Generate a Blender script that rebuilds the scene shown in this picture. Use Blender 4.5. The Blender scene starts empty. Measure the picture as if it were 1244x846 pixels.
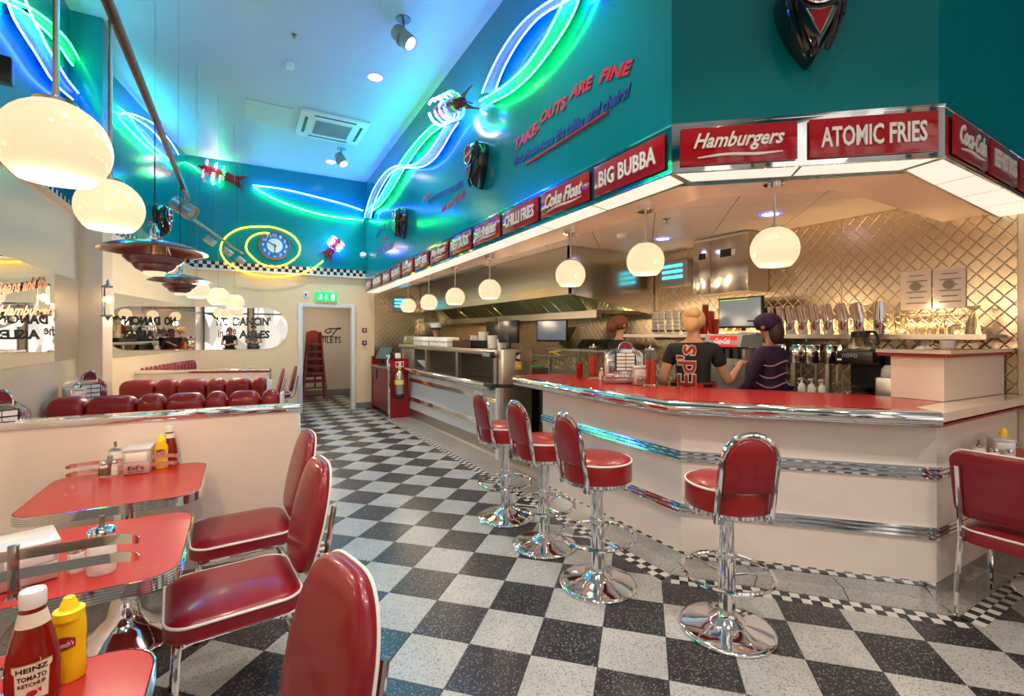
import bpy, bmesh, math, random
import numpy as np
from mathutils import Vector, Matrix
random.seed(7)
PI = math.pi
scn = bpy.context.scene
C = scn.collection
# ------------------------------------------------------------------ camera
F_PX, CX, HY, EYE = 578.4, 622.0, 406.15, 1.49        # focal length and horizon of a 1244 x 846 frame
YAW = math.radians(29.7)
cd = bpy.data.cameras.new('camera'); cam = bpy.data.objects.new('camera', cd); C.objects.link(cam)
cd.sensor_fit = 'HORIZONTAL'; cd.sensor_width = 36.0; cd.lens = F_PX * 36.0 / 1244.0
cd.shift_y = (HY - 423.0) / 1244.0
cd.clip_start = 0.05; cd.clip_end = 100
cam.location = (0, 0, EYE); cam.rotation_euler = (PI/2, 0, -YAW)
scn.camera = cam
# ------------------------------------------------------------------ world, exposure
w = bpy.data.worlds.new('world'); scn.world = w; w.use_nodes = True
bg = w.node_tree.nodes['Background']; bg.inputs[0].default_value = (0.62, 0.75, 1.0, 1); bg.inputs[1].default_value = 1.0
scn.view_settings.view_transform = 'Standard'; scn.view_settings.look = 'None'
scn.view_settings.gamma = 1.0; scn.view_settings.use_curve_mapping = False
scn.view_settings.exposure = 0.2
# lamp strengths in one place
E_GLOBE, E_NEON, E_WINDOW, E_LIGHTBOX, E_DOWN = 1.0, 48.0, 3.6, 2.4, 3.0

def area(name, loc, rot, size, power, col, size_y=None, spread=PI):
    l = bpy.data.lights.new(name, 'AREA'); l.energy = power; l.color = col; l.size = size; l.spread = spread
    if size_y: l.shape = 'RECTANGLE'; l.size_y = size_y
    o = bpy.data.objects.new(name, l); C.objects.link(o); o.location = loc; o.rotation_euler = rot
    return o
def spot(name, loc, target, power, col, ang=60, blend=.6, rad=.04):
    l = bpy.data.lights.new(name, 'SPOT'); l.energy = power; l.color = col; l.spot_size = math.radians(ang); l.spot_blend = blend; l.shadow_soft_size = rad
    o = bpy.data.objects.new(name, l); C.objects.link(o); o.location = loc
    o.rotation_euler = (Vector(target) - Vector(loc)).to_track_quat('-Z', 'Y').to_euler(); return o
# recessed downlights of both ceilings, plus unseen spots added to brighten the bar front
for p in [(1.39, 5.71), (1.43, 8.9), (1.35, 2.6), (1.3, .2), (.2, 1.2), (.7, -1.1), (2.1, -1.1), (-.3, -.4)]:
    spot('downlight_and_fill_lamp', (p[0], p[1], 4.5), (p[0], p[1], 0), 125, (1, .84, .70), 100)
for p in [(3.1, 2.05), (3.3, 3.15), (3.9, 3.0), (2.9, 6.6), (2.9, 8.4)]:
    spot('downlight_and_fill_lamp', (p[0], p[1], 2.3), (p[0], p[1], 0), 17, (1, .86, .68), 130)
for y in (5.6, 7.2, 8.6):
    area('hood_lamp', (3.95, y, 1.93), (0, 0, 0), .5, 9, (1, .95, .6), .12)
# warm strip under the gantry that washes the quilted wall
area('shelf_strip_lamp', (4.62, 2.8, 1.495), (0, -math.radians(180-14), 0), .05, 9, (1, .62, .25), 2.7)
area('corridor_lamp', (1.6, 11.2, 2.35), (0, 0, 0), .5, 13, (1, .82, .62), .5)

# ------------------------------------------------------------------ pixel rays of the 1244 x 846 frame onto real planes
XH = np.array([math.cos(YAW), math.sin(YAW)]); YH = np.array([-math.sin(YAW), math.cos(YAW)])
def ray(x):
    t = (x - CX) / F_PX; return np.array([t*math.cos(YAW) + math.sin(YAW), -t*math.sin(YAW) + math.cos(YAW)])
def at_depth(x, y, d):
    r = ray(x)*d; return Vector((r[0], r[1], EYE - (y-HY)*d/F_PX))
def atz(x, y, z): return at_depth(x, y, F_PX*(EYE-z)/(y-HY))
def onX(x, y, X): return at_depth(x, y, X/ray(x)[0])
def onY(x, y, Y): return at_depth(x, y, Y/ray(x)[1])
def onP(x, y, p, q):
    n = np.array([-(q[1]-p[1]), q[0]-p[0]]); return at_depth(x, y, float(n@np.array(p[:2]))/float(n@ray(x)))
def depth_of(X, Y): return X*math.sin(YAW) + Y*math.cos(YAW)
def zat(X, Y, y): return EYE - (y-HY)*depth_of(X, Y)/F_PX

# ------------------------------------------------------------------ materials
MATS = {}
def mat(name, col, rough=.5, metal=0., spec=.5, emit=None, es=0., noise=None, bump=None, alpha=None, trans=0., coat=0., ior=1.45, streak=None):
    if name in MATS: return MATS[name]
    m = bpy.data.materials.new(name); m.use_nodes = True; nt = m.node_tree; b = nt.nodes['Principled BSDF']
    c = tuple(col)+(1,)
    b.inputs['Base Color'].default_value = c; b.inputs['Roughness'].default_value = rough; b.inputs['Metallic'].default_value = metal
    b.inputs['Specular IOR Level'].default_value = spec; b.inputs['IOR'].default_value = ior
    b.inputs['Transmission Weight'].default_value = trans; b.inputs['Coat Weight'].default_value = coat; b.inputs['Coat Roughness'].default_value = .08
    if emit: b.inputs['Emission Color'].default_value = tuple(emit)+(1,); b.inputs['Emission Strength'].default_value = es
    tc = nt.nodes.new('ShaderNodeTexCoord')
    if noise:      # (scale, amount, second colour)
        n = nt.nodes.new('ShaderNodeTexNoise'); n.inputs['Scale'].default_value = noise[0]; n.inputs['Detail'].default_value = 5
        r = nt.nodes.new('ShaderNodeValToRGB'); r.color_ramp.elements[0].position = .5-noise[1]; r.color_ramp.elements[1].position = .5+noise[1]
        r.color_ramp.elements[0].color = c; r.color_ramp.elements[1].color = tuple(noise[2])+(1,)
        nt.links.new(tc.outputs['Object'], n.inputs['Vector']); nt.links.new(n.outputs['Fac'], r.inputs['Fac']); nt.links.new(r.outputs['Color'], b.inputs['Base Color'])
    if bump:       # (scale, strength, distance)
        n = nt.nodes.new('ShaderNodeTexNoise'); n.inputs['Scale'].default_value = bump[0]; n.inputs['Detail'].default_value = 3
        k = nt.nodes.new('ShaderNodeBump'); k.inputs['Strength'].default_value = bump[1]; k.inputs['Distance'].default_value = bump[2]
        nt.links.new(tc.outputs['Object'], n.inputs['Vector']); nt.links.new(n.outputs['Fac'], k.inputs['Height']); nt.links.new(k.outputs['Normal'], b.inputs['Normal'])
    if streak:     # brushed metal: roughness varied by stretched noise
        mp = nt.nodes.new('ShaderNodeMapping'); mp.inputs['Scale'].default_value = streak
        n = nt.nodes.new('ShaderNodeTexNoise'); n.inputs['Scale'].default_value = 12; n.inputs['Detail'].default_value = 4
        mr = nt.nodes.new('ShaderNodeMapRange'); mr.inputs['To Min'].default_value = rough*.88; mr.inputs['To Max'].default_value = rough*1.12
        nt.links.new(tc.outputs['Object'], mp.inputs['Vector']); nt.links.new(mp.outputs['Vector'], n.inputs['Vector']); nt.links.new(n.outputs['Fac'], mr.inputs['Value']); nt.links.new(mr.outputs['Result'], b.inputs['Roughness'])
    MATS[name] = m; return m
def terrazzo(name, base, fleck, amount, rough=.28):
    m = bpy.data.materials.new(name); m.use_nodes = True; nt = m.node_tree; b = nt.nodes['Principled BSDF']
    b.inputs['Roughness'].default_value = rough
    g = nt.nodes.new('ShaderNodeNewGeometry')
    v = nt.nodes.new('ShaderNodeTexVoronoi'); v.inputs['Scale'].default_value = 190
    sep = nt.nodes.new('ShaderNodeSeparateColor')
    gt = nt.nodes.new('ShaderNodeMath'); gt.operation = 'GREATER_THAN'; gt.inputs[1].default_value = 1-amount
    v2 = nt.nodes.new('ShaderNodeTexNoise'); v2.inputs['Scale'].default_value = 3.0
    mr = nt.nodes.new('ShaderNodeMapRange'); mr.inputs['From Min'].default_value = .3; mr.inputs['From Max'].default_value = .7; mr.inputs['To Min'].default_value = .88; mr.inputs['To Max'].default_value = 1.08
    mx = nt.nodes.new('ShaderNodeMix'); mx.data_type = 'RGBA'; mx.inputs[6].default_value = tuple(base)+(1,); mx.inputs[7].default_value = tuple(fleck)+(1,)
    ml = nt.nodes.new('ShaderNodeMix'); ml.data_type = 'RGBA'; ml.blend_type = 'MULTIPLY'; ml.inputs[0].default_value = 1
    L = nt.links.new
    L(g.outputs['Position'], v.inputs['Vector']); L(g.outputs['Position'], v2.inputs['Vector']); L(v.outputs['Color'], sep.inputs[0]); L(sep.outputs[0], gt.inputs[0])
    L(gt.outputs[0], mx.inputs[0]); L(v2.outputs['Fac'], mr.inputs['Value']); L(mx.outputs[2], ml.inputs[6])
    cb = nt.nodes.new('ShaderNodeCombineColor'); [L(mr.outputs['Result'], cb.inputs[i]) for i in range(3)]; L(cb.outputs[0], ml.inputs[7]); L(ml.outputs[2], b.inputs['Base Color'])
    MATS[name] = m; return m

chrome = mat('chrome', (.86, .86, .88), .06, 1.)
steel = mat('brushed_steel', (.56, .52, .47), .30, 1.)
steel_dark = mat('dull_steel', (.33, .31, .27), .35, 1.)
quilt = mat('quilted_steel', (.62, .51, .37), .25, 1.)
mirror_m = mat('mirror_glass', (.88, .87, .84), .015, 1.)
bronze_mirror = mat('polished_fascia_steel', (.86, .88, .88), .03, 1.)
vinyl = mat('red_vinyl', (.27, .006, .010), .34, bump=(300, .12, .002), coat=.3)
vinyl_dark = mat('dark_red_vinyl', (.22, .006, .015), .30, bump=(260, .12, .002), coat=.3)
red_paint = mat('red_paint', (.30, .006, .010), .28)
red_lam = mat('red_laminate', (.41, .024, .020), .24, noise=(60, .4, (.46, .032, .027)))
piping = mat('white_piping', (.82, .78, .76), .4)
cream_gloss = mat('cream_gloss_panel', (.84, .70, .60), .12, coat=.4)
white_lam = mat('white_laminate', (.84, .74, .68), .14, coat=.4)
beige = mat('beige_wall_paint', (.86, .67, .44), .40, noise=(2.5, .45, (.89, .70, .47)))
beige_gloss = mat('beige_gloss_wall', (.80, .64, .47), .20)
teal = mat('teal_gloss_paint', (.0, .205, .245), .17, noise=(1.4, .5, (.0, .225, .27)), bump=(5, .06, .02))
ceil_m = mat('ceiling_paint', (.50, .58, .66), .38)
tile_ceil = mat('ceiling_tile_white', (.82, .72, .64), .35)
soffit_m = mat('soffit_gloss', (.84, .63, .50), .16)
plaster = mat('corridor_plaster', (.60, .54, .47), .5)
white_paint = mat('white_gloss_paint', (.80, .78, .80), .3)
black_pl = mat('black_plastic', (.012, .012, .013), .28)
black_gl = mat('black_gloss', (.006, .006, .009), .06, coat=1.)
white_pl = mat('white_plastic', (.82, .82, .80), .35)
grey_pl = mat('grey_plastic', (.34, .36, .38), .4)
yellow_pl = mat('mustard_yellow_plastic', (.92, .58, .01), .3)
ketchup_m = mat('ketchup_red', (.22, .008, .004), .12, coat=.6)
label_m = mat('paper_label', (.80, .72, .58), .5)
tile_blk = terrazzo('black_terrazzo', (.022, .022, .026), (.22, .22, .24), .10)
tile_wht = terrazzo('white_terrazzo', (.44, .45, .44), (.24, .23, .22), .16)
tile_gry = terrazzo('grey_terrazzo', (.36, .34, .31), (.16, .15, .14), .20)
mos_b = mat('black_mosaic', (.02, .02, .022), .25)
mos_w = mat('white_mosaic', (.66, .64, .60), .25)
grout = mat('grout', (.13, .13, .125), .8)
cream_tile = mat('cream_floor_tile', (.52, .47, .38), .35, noise=(3, .4, (.46, .41, .33)))
globe_m = mat('opal_glass', (.30, .26, .20), .12, emit=(1., .70, .42), es=E_GLOBE*.86)
lightbox_m = mat('lightbox_panel', (.35, .33, .30), .3, emit=(1., .90, .76), es=E_LIGHTBOX*.31)
glass_m = mat('clear_glass', (.95, .96, .96), .02, trans=1., ior=1.3)
copper_m = mat('copper_script', (.45, .17, .08), .35, .6)
text_blk = mat('black_lettering', (.010, .010, .016), .4)
text_red = mat('red_lettering', (.52, .01, .05), .4)
text_blue = mat('blue_lettering', (.03, .05, .32), .4)
text_wht = mat('white_lettering', (.90, .88, .84), .4)
sign_red = mat('red_sign_acrylic', (.42, .004, .012), .10, coat=.5)
wood_dk = mat('dark_wood', (.07, .03, .02), .5)
skin_m = mat('skin', (.52, .27, .17), .5)
neon_v = mat('violet_neon', (.5, .5, 1), .3, emit=(.022, .055, 1.), es=E_NEON*1.05)
neon_g = mat('green_neon', (.5, 1, .7), .3, emit=(.014, 1., .09), es=E_NEON*.72)
neon_y = mat('yellow_neon', (1, .9, .3), .3, emit=(1., .62, .0), es=E_NEON*.12)
neon_p = mat('pink_neon', (1, .4, .6), .3, emit=(1., .02, .10), es=E_NEON*.16)
neon_c = mat('cyan_insect_tube', (.4, .9, 1), .3, emit=(.02, .75, .95), es=1.5)
ribbon_v = mat('violet_neon_ribbon', (.20, .23, .70), .3)
ribbon_g = mat('green_neon_ribbon', (.0, .42, .16), .3)
down_m = mat('downlight_diffuser', (.9, .9, .9), .3, emit=(.9, .88, 1.), es=E_DOWN*1.6)
down_b = mat('downlight_blue_ring', (.2, .2, .8), .3, emit=(.18, .16, 1.), es=1.2)
lens_m = mat('spotlight_lens', (1, .9, .7), .3, emit=(1., .8, .5), es=8.)
day_m = mat('daylight_window', (.8, .85, .9), .3, emit=(.95, .97, 1.), es=E_WINDOW*.36)
def street(m):      # blurred street beyond the glass: pale sky over darker shop fronts
    nt = m.node_tree; b = nt.nodes['Principled BSDF']; g = nt.nodes.new('ShaderNodeNewGeometry'); mp = nt.nodes.new('ShaderNodeMapping'); mp.inputs['Scale'].default_value = (1.3, 1, .55)
    n = nt.nodes.new('ShaderNodeTexVoronoi'); n.inputs['Scale'].default_value = 1.6; r = nt.nodes.new('ShaderNodeValToRGB'); r.color_ramp.interpolation = 'LINEAR'
    r.color_ramp.elements[0].color = (.10,.08,.06,1); r.color_ramp.elements[1].color = (.85,.80,.72,1); r.color_ramp.elements[0].position = .15; r.color_ramp.elements[1].position = .75
    sp = nt.nodes.new('ShaderNodeSeparateColor'); L = nt.links.new; L(g.outputs['Position'], mp.inputs['Vector']); L(mp.outputs['Vector'], n.inputs['Vector']); L(n.outputs['Color'], sp.inputs[0]); L(sp.outputs[0], r.inputs['Fac']); L(r.outputs['Color'], b.inputs['Emission Color'])
street(day_m)
exit_m = mat('exit_sign_green', (.02, .5, .15), .4, emit=(.01, .55, .14), es=.9)
exit_w = mat('exit_sign_white', (.9, .9, .9), .4, emit=(.8, 1., .85), es=1.1)

# ------------------------------------------------------------------ mesh builder
class MB:
    def __init__(s): s.v = []; s.f = []; s.m = []; s.mi = 0
    def add(s, vs, fs):
        n = len(s.v); s.v += [tuple(v) for v in vs]; s.f += [tuple(i+n for i in f) for f in fs]; s.m += [s.mi]*len(fs); return s
    def mark(s): return len(s.v)
    def xf(s, start, M):
        for i in range(start, len(s.v)): s.v[i] = tuple(M @ Vector(s.v[i]))
        return s
    def box(s, x0, x1, y0, y1, z0, z1):
        return s.add([(x0,y0,z0),(x1,y0,z0),(x1,y1,z0),(x0,y1,z0),(x0,y0,z1),(x1,y0,z1),(x1,y1,z1),(x0,y1,z1)],
                     [(0,3,2,1),(4,5,6,7),(0,1,5,4),(1,2,6,5),(2,3,7,6),(3,0,4,7)])
    def prism(s, poly, z0, z1):
        n = len(poly)
        return s.add([(p[0],p[1],z0) for p in poly]+[(p[0],p[1],z1) for p in poly],
                     [tuple(range(n-1,-1,-1)), tuple(range(n,2*n))]+[(i,(i+1)%n,n+(i+1)%n,n+i) for i in range(n)])
    def rings(s, rings, cap0=True, cap1=True, closed=True):
        n = len(rings[0]); vs = [v for r in rings for v in r]; fs = []
        for k in range(len(rings)-1):
            for i in range(n if closed else n-1):
                fs.append((k*n+i, k*n+(i+1)%n, (k+1)*n+(i+1)%n, (k+1)*n+i))
        if cap0: fs.append(tuple(range(n-1,-1,-1)))
        if cap1: fs.append(tuple((len(rings)-1)*n+i for i in range(n)))
        return s.add(vs, fs)
    def lathe(s, prof, n=20, M=None, caps=True):
        r = [[(max(a,1e-4)*math.cos(2*PI*i/n), max(a,1e-4)*math.sin(2*PI*i/n), z) for i in range(n)] for a, z in prof]
        k = s.mark(); s.rings(r, caps, caps)
        if M is not None: s.xf(k, M)
        return s
    def tube(s, pts, r, n=8, closed=False, flat=None):
        P = [Vector(p) for p in pts]; m = len(P); R = r if isinstance(r, (list, tuple)) else [r]*m
        T = []
        for i in range(m):
            a = P[(i-1)%m] if (closed or i > 0) else P[i]; b = P[(i+1)%m] if (closed or i < m-1) else P[i]
            t = b-a; T.append(t.normalized() if t.length > 1e-9 else Vector((0,0,1)))
        u = T[0].orthogonal().normalized(); rs = []
        for i in range(m):
            u = (u - T[i]*u.dot(T[i])); u = u.normalized() if u.length > 1e-6 else T[i].orthogonal().normalized(); v = T[i].cross(u)
            rs.append([tuple(P[i] + (u*math.cos(2*PI*k/n) + v*math.sin(2*PI*k/n))*R[i]) for k in range(n)])
        if closed:
            # close by matching the last ring to the first
            best = min(range(n), key=lambda q: (Vector(rs[0][q])-Vector(rs[-1][0])).length)
            rs.append([rs[0][(k+best)%n] for k in range(n)]); return s.rings(rs, False, False)
        return s.rings(rs)
    def build(s, name, m, parent=None, bevel=0, seg=2, angle=35, **tags):
        me = bpy.data.meshes.new(name); me.from_pydata(s.v, [], s.f)
        ms = m if isinstance(m, (list, tuple)) else [m]
        for q in ms: me.materials.append(q)
        if len(ms) > 1: me.polygons.foreach_set('material_index', s.m)
        b = bmesh.new(); b.from_mesh(me)
        bmesh.ops.recalc_face_normals(b, faces=b.faces)
        if bevel:
            es = [e for e in b.edges if len(e.link_faces) == 2 and e.calc_face_angle(0) > math.radians(30)]
            bmesh.ops.bevel(b, geom=es, offset=bevel, segments=seg, affect='EDGES', profile=.5)
        b.to_mesh(me); b.free()
        me.polygons.foreach_set('use_smooth', [True]*len(me.polygons)); me.set_sharp_from_angle(angle=math.radians(angle))
        o = bpy.data.objects.new(name, me); C.objects.link(o)
        if parent: o.parent = parent
        for k, t in tags.items(): o[k] = t
        return o
def tag(o, label=None, cat=None, group=None, kind=None):
    if label: o['label'] = label
    if cat: o['category'] = cat
    if group: o['group'] = group
    if kind: o['kind'] = kind
    return o
def thing(name, label, cat, loc=(0,0,0), rz=0., group=None):
    o = bpy.data.objects.new(name, None); C.objects.link(o); o.location = loc; o.rotation_euler = (0,0,rz); o.empty_display_size = .1
    return tag(o, label, cat, group)
def structure(name, loc=(0,0,0)):
    o = bpy.data.objects.new(name, None); C.objects.link(o); o.location = loc; o['kind'] = 'structure'; return o
def dup(root, loc=None, rz=None, label=None, group=None):
    def cp(o, par):
        c = o.copy(); C.objects.link(c); c.parent = par
        for ch in list(o.children): cp(ch, c)
        return c
    r = cp(root, root.parent)
    if loc is not None: r.location = loc
    if rz is not None: r.rotation_euler = (0,0,rz)
    if label: r['label'] = label
    if group: r['group'] = group
    return r
def copyp(o, parent, loc=None, rot=None, scale=None, material=None):
    c = o.copy(); C.objects.link(c); c.parent = parent
    if loc is not None: c.location = loc
    if rot is not None: c.rotation_euler = rot
    if scale is not None: c.scale = scale
    return c
# shapes
def rrect(w, d, r, n=5, cx=0, cy=0):
    out = []
    for (sx, sy, a0) in ((1,1,0), (-1,1,90), (-1,-1,180), (1,-1,270)):
        for k in range(n+1):
            a = math.radians(a0 + 90*k/n); out.append((cx+sx*(w/2-r)+r*math.cos(a), cy+sy*(d/2-r)+r*math.sin(a)))
    return out
def inset(poly, a):
    n = len(poly); out = []
    for i in range(n):
        p0, p1, p2 = poly[i-1], poly[i], poly[(i+1)%n]
        t = Vector((p2[0]-p0[0], p2[1]-p0[1]));
        if t.length < 1e-9: out.append(p1); continue
        t.normalize(); out.append((p1[0]-t.y*a, p1[1]+t.x*a))      # ccw polygon: inward is left of travel
    return out
def shrink(poly, a):      # pull a convex outline towards its centre by a on each axis
    xs = [p[0] for p in poly]; ys = [p[1] for p in poly]; cx, cy = (min(xs)+max(xs))/2, (min(ys)+max(ys))/2; hw, hd = (max(xs)-min(xs))/2, (max(ys)-min(ys))/2
    return [(cx+(x-cx)*(1-a/hw), cy+(y-cy)*(1-a/hd)) for x, y in poly]
def offset_path(path, a, closed=False):      # to the right of travel
    n = len(path); out = []
    for i in range(n):
        p = Vector(path[i][:2]); d0 = d1 = None
        if i > 0 or closed: d0 = (p-Vector(path[i-1][:2])).normalized()
        if i < n-1 or closed: d1 = (Vector(path[(i+1)%n][:2])-p).normalized()
        if d0 is None: d0 = d1
        if d1 is None: d1 = d0
        n0 = Vector((d0.y, -d0.x)); n1 = Vector((d1.y, -d1.x)); m = (n0+n1); m = m/ max(m.length,1e-6); k = a/max(m.dot(n0), .3)
        q = p+m*k; out.append((q.x, q.y))
    return out
def moulding(mb, path, prof, closed=False):   # prof: closed loop of (out, z)
    rs = []
    cols = [offset_path(path, o, closed) for o, z in prof]
    for i in range(len(path)): rs.append([(cols[k][i][0], cols[k][i][1], prof[k][1]) for k in range(len(prof))])
    if closed: rs.append(rs[0]); return mb.rings(rs, False, False)
    return mb.rings(rs)
def slab_profile(z0, z1, o0, o1): return [(o0, z0), (o1, z0), (o1, z1), (o0, z1)]
def smooth_path(pts, n=6, closed=False):
    P = [Vector(p) for p in pts]; m = len(P); out = []
    rng = range(m if closed else m-1)
    for i in rng:
        p0 = P[(i-1)%m] if (closed or i > 0) else P[i]; p1 = P[i]; p2 = P[(i+1)%m]; p3 = P[(i+2)%m] if (closed or i+2 < m) else P[(i+1)%m]
        for k in range(n):
            t = k/n; out.append(.5*((2*p1)+(p2-p0)*t+(2*p0-5*p1+4*p2-p3)*t*t+(3*p1-p0-3*p2+p3)*t**3))
    if not closed: out.append(P[-1])
    return out
def frame(o, u, v):       # matrix whose x axis is u, y axis is v, z the outward normal
    u = Vector(u).normalized(); v = Vector(v); v = (v-u*v.dot(u)).normalized(); w_ = u.cross(v)
    M = Matrix((u, v, w_)).transposed().to_4x4(); M.translation = Vector(o); return M
UP = Vector((0,0,1))
_txt = {}
def text_verts(s, shear=0., bold=0., depth=.004):
    key = (s, shear, bold)
    if key not in _txt:
        c = bpy.data.curves.new('t', 'FONT'); c.body = s; c.size = 1; c.shear = shear; c.offset = bold; c.extrude = .5; c.resolution_u = 2
        o = bpy.data.objects.new('t', c); C.objects.link(o); bpy.context.view_layer.update()
        me = o.to_mesh(); vs = [tuple(v.co) for v in me.vertices]; fs = [tuple(p.vertices) for p in me.polygons]; o.to_mesh_clear()
        bpy.data.objects.remove(o); bpy.data.curves.remove(c); _txt[key] = (vs, fs)
    return _txt[key]
def text(mb, s, M, w, h, shear=0., bold=.0, depth=.004, arc=0.):
    """lettering fitted into a w x h box centred on M (x right, y up, z out); arc bends the line upward in the middle"""
    vs, fs = text_verts(s, shear, bold)
    xs = [v[0] for v in vs]; ys = [v[1] for v in vs]; x0, x1, y0, y1 = min(xs), max(xs), min(ys), max(ys)
    out = []
    for v in vs:
        fx = (v[0]-x0)/(x1-x0)-.5; out.append(M @ Vector((fx*w, ((v[1]-y0)/(y1-y0)-.5)*h + arc*(.25-fx*fx)*4, depth*(.5+v[2]))))
    mb.add(out, fs); return mb
# ================================================================== SETTING
ZC = 4.54; YF = 9.79; XB = 4.72; ZS = 2.36; ZT = 2.53
FA, FB, FC, FD = (2.187, YF), (1.955, 1.745), (2.905, .945), (5.2, 1.03)     # foot lines of the sign fascia
WA, WB, WC, WD = (2.19, YF), (2.05, 1.83), (3.0, 1.0), (5.2, 1.08)           # teal wall above it
# ---- floor
floor = structure('floor')
MB().box(-3.0, 7.0, -3.2, 12.4, -.25, -.012).build('screed', grout, floor)
T = .3045; UI = Vector((.7057, -.7085)); VJ = Vector((.7085, .7057)); O0 = Vector((.3114, 2.309))
def inhull(p):      # the checkered area
    x, y = p
    if x > 2.21 and y < 8.36: return x+y < 4.24 or y < .91
    if x < .47 and y > 3.05 and y < 9.75: return False
    if y > 12.2 or y < -3: return False
    if y > YF: return .9 < x < 2.6
    if x > 2.21:
        # right of the strip along the kitchen, beyond the chamfer, or above the strip at y=.96
        if y > 8.36: return x < 2.3
        if x < 3.24: return (x-2.21)+(y-2.03) < 0
        return y < .91
    if y > 2.03: return True
    return (x-2.21)+(y-2.03) < 0
tiles = []
for i in range(-22, 24):
    for j in range(-12, 34):
        c = O0 + UI*(i+.5)*T + VJ*(j+.5)*T
        cs = [O0+UI*(i+a)*T+VJ*(j+b)*T for a in (0,1) for b in (0,1)]
        if any(inhull(q) for q in cs):
            d = depth_of(c.x, c.y)
            if d < .3: continue
            rx = (c.x*math.cos(YAW)-c.y*math.sin(YAW))
            vis = abs(rx)/max(d,.01) < 1.15 and d > 1.7
            tiles.append((not vis, d, i, j, c, all(inhull(q) for q in cs)))
def clip_poly(poly, a, b, keep_left=True):     # clip by the line a->b
    out = []; n = len(poly)
    def side(p): s_ = (b[0]-a[0])*(p[1]-a[1])-(b[1]-a[1])*(p[0]-a[0]); return s_ if keep_left else -s_
    for k in range(n):
        p, q = poly[k], poly[(k+1)%n]; sp, sq = side(p), side(q)
        if sp >= 0: out.append(p)
        if (sp >= 0) != (sq >= 0): t_ = sp/(sp-sq); out.append((p[0]+(q[0]-p[0])*t_, p[1]+(q[1]-p[1])*t_))
    return out
def rect_cell(x0, x1, y0, y1): return [((x0,y0),(x1,y0)), ((x1,y0),(x1,y1)), ((x1,y1),(x0,y1)), ((x0,y1),(x0,y0))]
CELLS = [rect_cell(.47, 2.21, 3.05, 9.75), rect_cell(-3, 2.21, -3, 3.05), rect_cell(2.21, 8, -3, .91), rect_cell(.9, 2.6, 9.75, 12.2),
         [((2.21,.91),(9,.91)), ((3.33,.91),(2.21,2.03)), ((2.21,9),(2.21,.91))]]
tiles.sort(key=lambda t: (t[0], t[1]))
g = T/2-.0011
def tile_mesh(m_):
    b = MB(); b.rings([[(-g,-g,-.012),(g,-g,-.012),(g,g,-.012),(-g,g,-.012)],[(-g,-g,-.0008),(g,-g,-.0008),(g,g,-.0008),(-g,g,-.0008)],
        [(-g+.001,-g+.001,0),(g-.001,-g+.001,0),(g-.001,g-.001,0),(-g+.001,g-.001,0)]])
    o = b.build('floor_tile', m_, floor); return o
rest_b, rest_w = MB(), MB(); proto = {}; ncount = 0
for hidden, d, i, j, c, full in tiles:
    black = (i+j) % 2 == 0
    if full and not hidden and ncount < 296:
        if black not in proto: proto[black] = tile_mesh(tile_blk if black else tile_wht); o = proto[black]
        else: o = copyp(proto[black], floor)
        o.location = (c.x, c.y, 0); o.rotation_euler = (0,0,math.atan2(UI.y, UI.x)); ncount += 1
    else:
        q = T/2-.0011; poly = [tuple(c+UI*a*q+VJ*b_*q) for a, b_ in ((-1,-1),(1,-1),(1,1),(-1,1))]
        polys = [poly]
        if not full:
            polys = []
            for cell in CELLS:
                q_ = poly
                for A_, B_ in cell:
                    if len(q_) >= 3: q_ = clip_poly(q_, A_, B_)
                polys.append(q_)
        for pl in polys:
            if len(pl) >= 3:
                (rest_b if black else rest_w).prism([(p[0], p[1]) for p in pl], -.012, 0)
rest_b.build('far_black_tiles', tile_blk, floor, kind='stuff'); rest_w.build('far_white_tiles', tile_wht, floor, kind='stuff')
# mosaic border strips: two rows of 5 cm squares
mosb, mosw = None, None; mcount = [0]; mrb, mrw = MB(), MB()
def strip(a, b, rows=2, s_=.05, side=1):
    a = Vector(a); b = Vector(b); L = (b-a).length; n = max(1, round(L/s_)); du = (b-a)/n; nv = Vector((du.y, -du.x)).normalized()*s_*side
    global mosb, mosw
    for k in range(n):
        for r in range(rows):
            c = a+du*(k+.5)+nv*(r+.5); bl = (k+r) % 2 == 0
            d = depth_of(c.x, c.y); rx = c.x*math.cos(YAW)-c.y*math.sin(YAW)
            if d > 1.2 and d < 5.0 and abs(rx)/d < 1.12 and mcount[0] < 290:
                if bl:
                    if mosb is None: mosb = MB().box(-.0243,.0243,-.0243,.0243,-.01,.0005).build('mosaic_tile', mos_b, floor); o = mosb
                    else: o = copyp(mosb, floor)
                else:
                    if mosw is None: mosw = MB().box(-.0243,.0243,-.0243,.0243,-.01,.0005).build('mosaic_tile', mos_w, floor); o = mosw
                    else: o = copyp(mosw, floor)
                o.location = (c.x, c.y, 0); o.rotation_euler = (0,0,math.atan2(du.y, du.x)); mcount[0] += 1
            else:
                q = .0243; e1 = du.normalized()*q*(du.length/s_); e2 = nv.normalized()*q
                (mrb if bl else mrw).prism([tuple(c-e1-e2), tuple(c+e1-e2), tuple(c+e1+e2), tuple(c-e1+e2)], -.01, .0005)
SA, SB_, SC_, SD = (2.21, 8.38), (2.21, 2.03), (3.24, .91), (4.7, .91)
strip((2.31, 2.07), (3.28, 1.01)); 
strip((3.28, 1.01), (4.7, 1.01)); strip((2.31, 8.38), (2.31, 2.07))
strip((.47, 3.05), (.47, 9.7), side=-1) if False else strip((.52, 9.7), (.52, 3.0)); strip((.42, 3.0), (-1.35, 3.0), side=-1)
strip((.9, 9.72), (2.15, 9.72))
mrb.build('far_black_mosaic', mos_b, floor, kind='stuff'); mrw.build('far_white_mosaic', mos_w, floor, kind='stuff')
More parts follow.
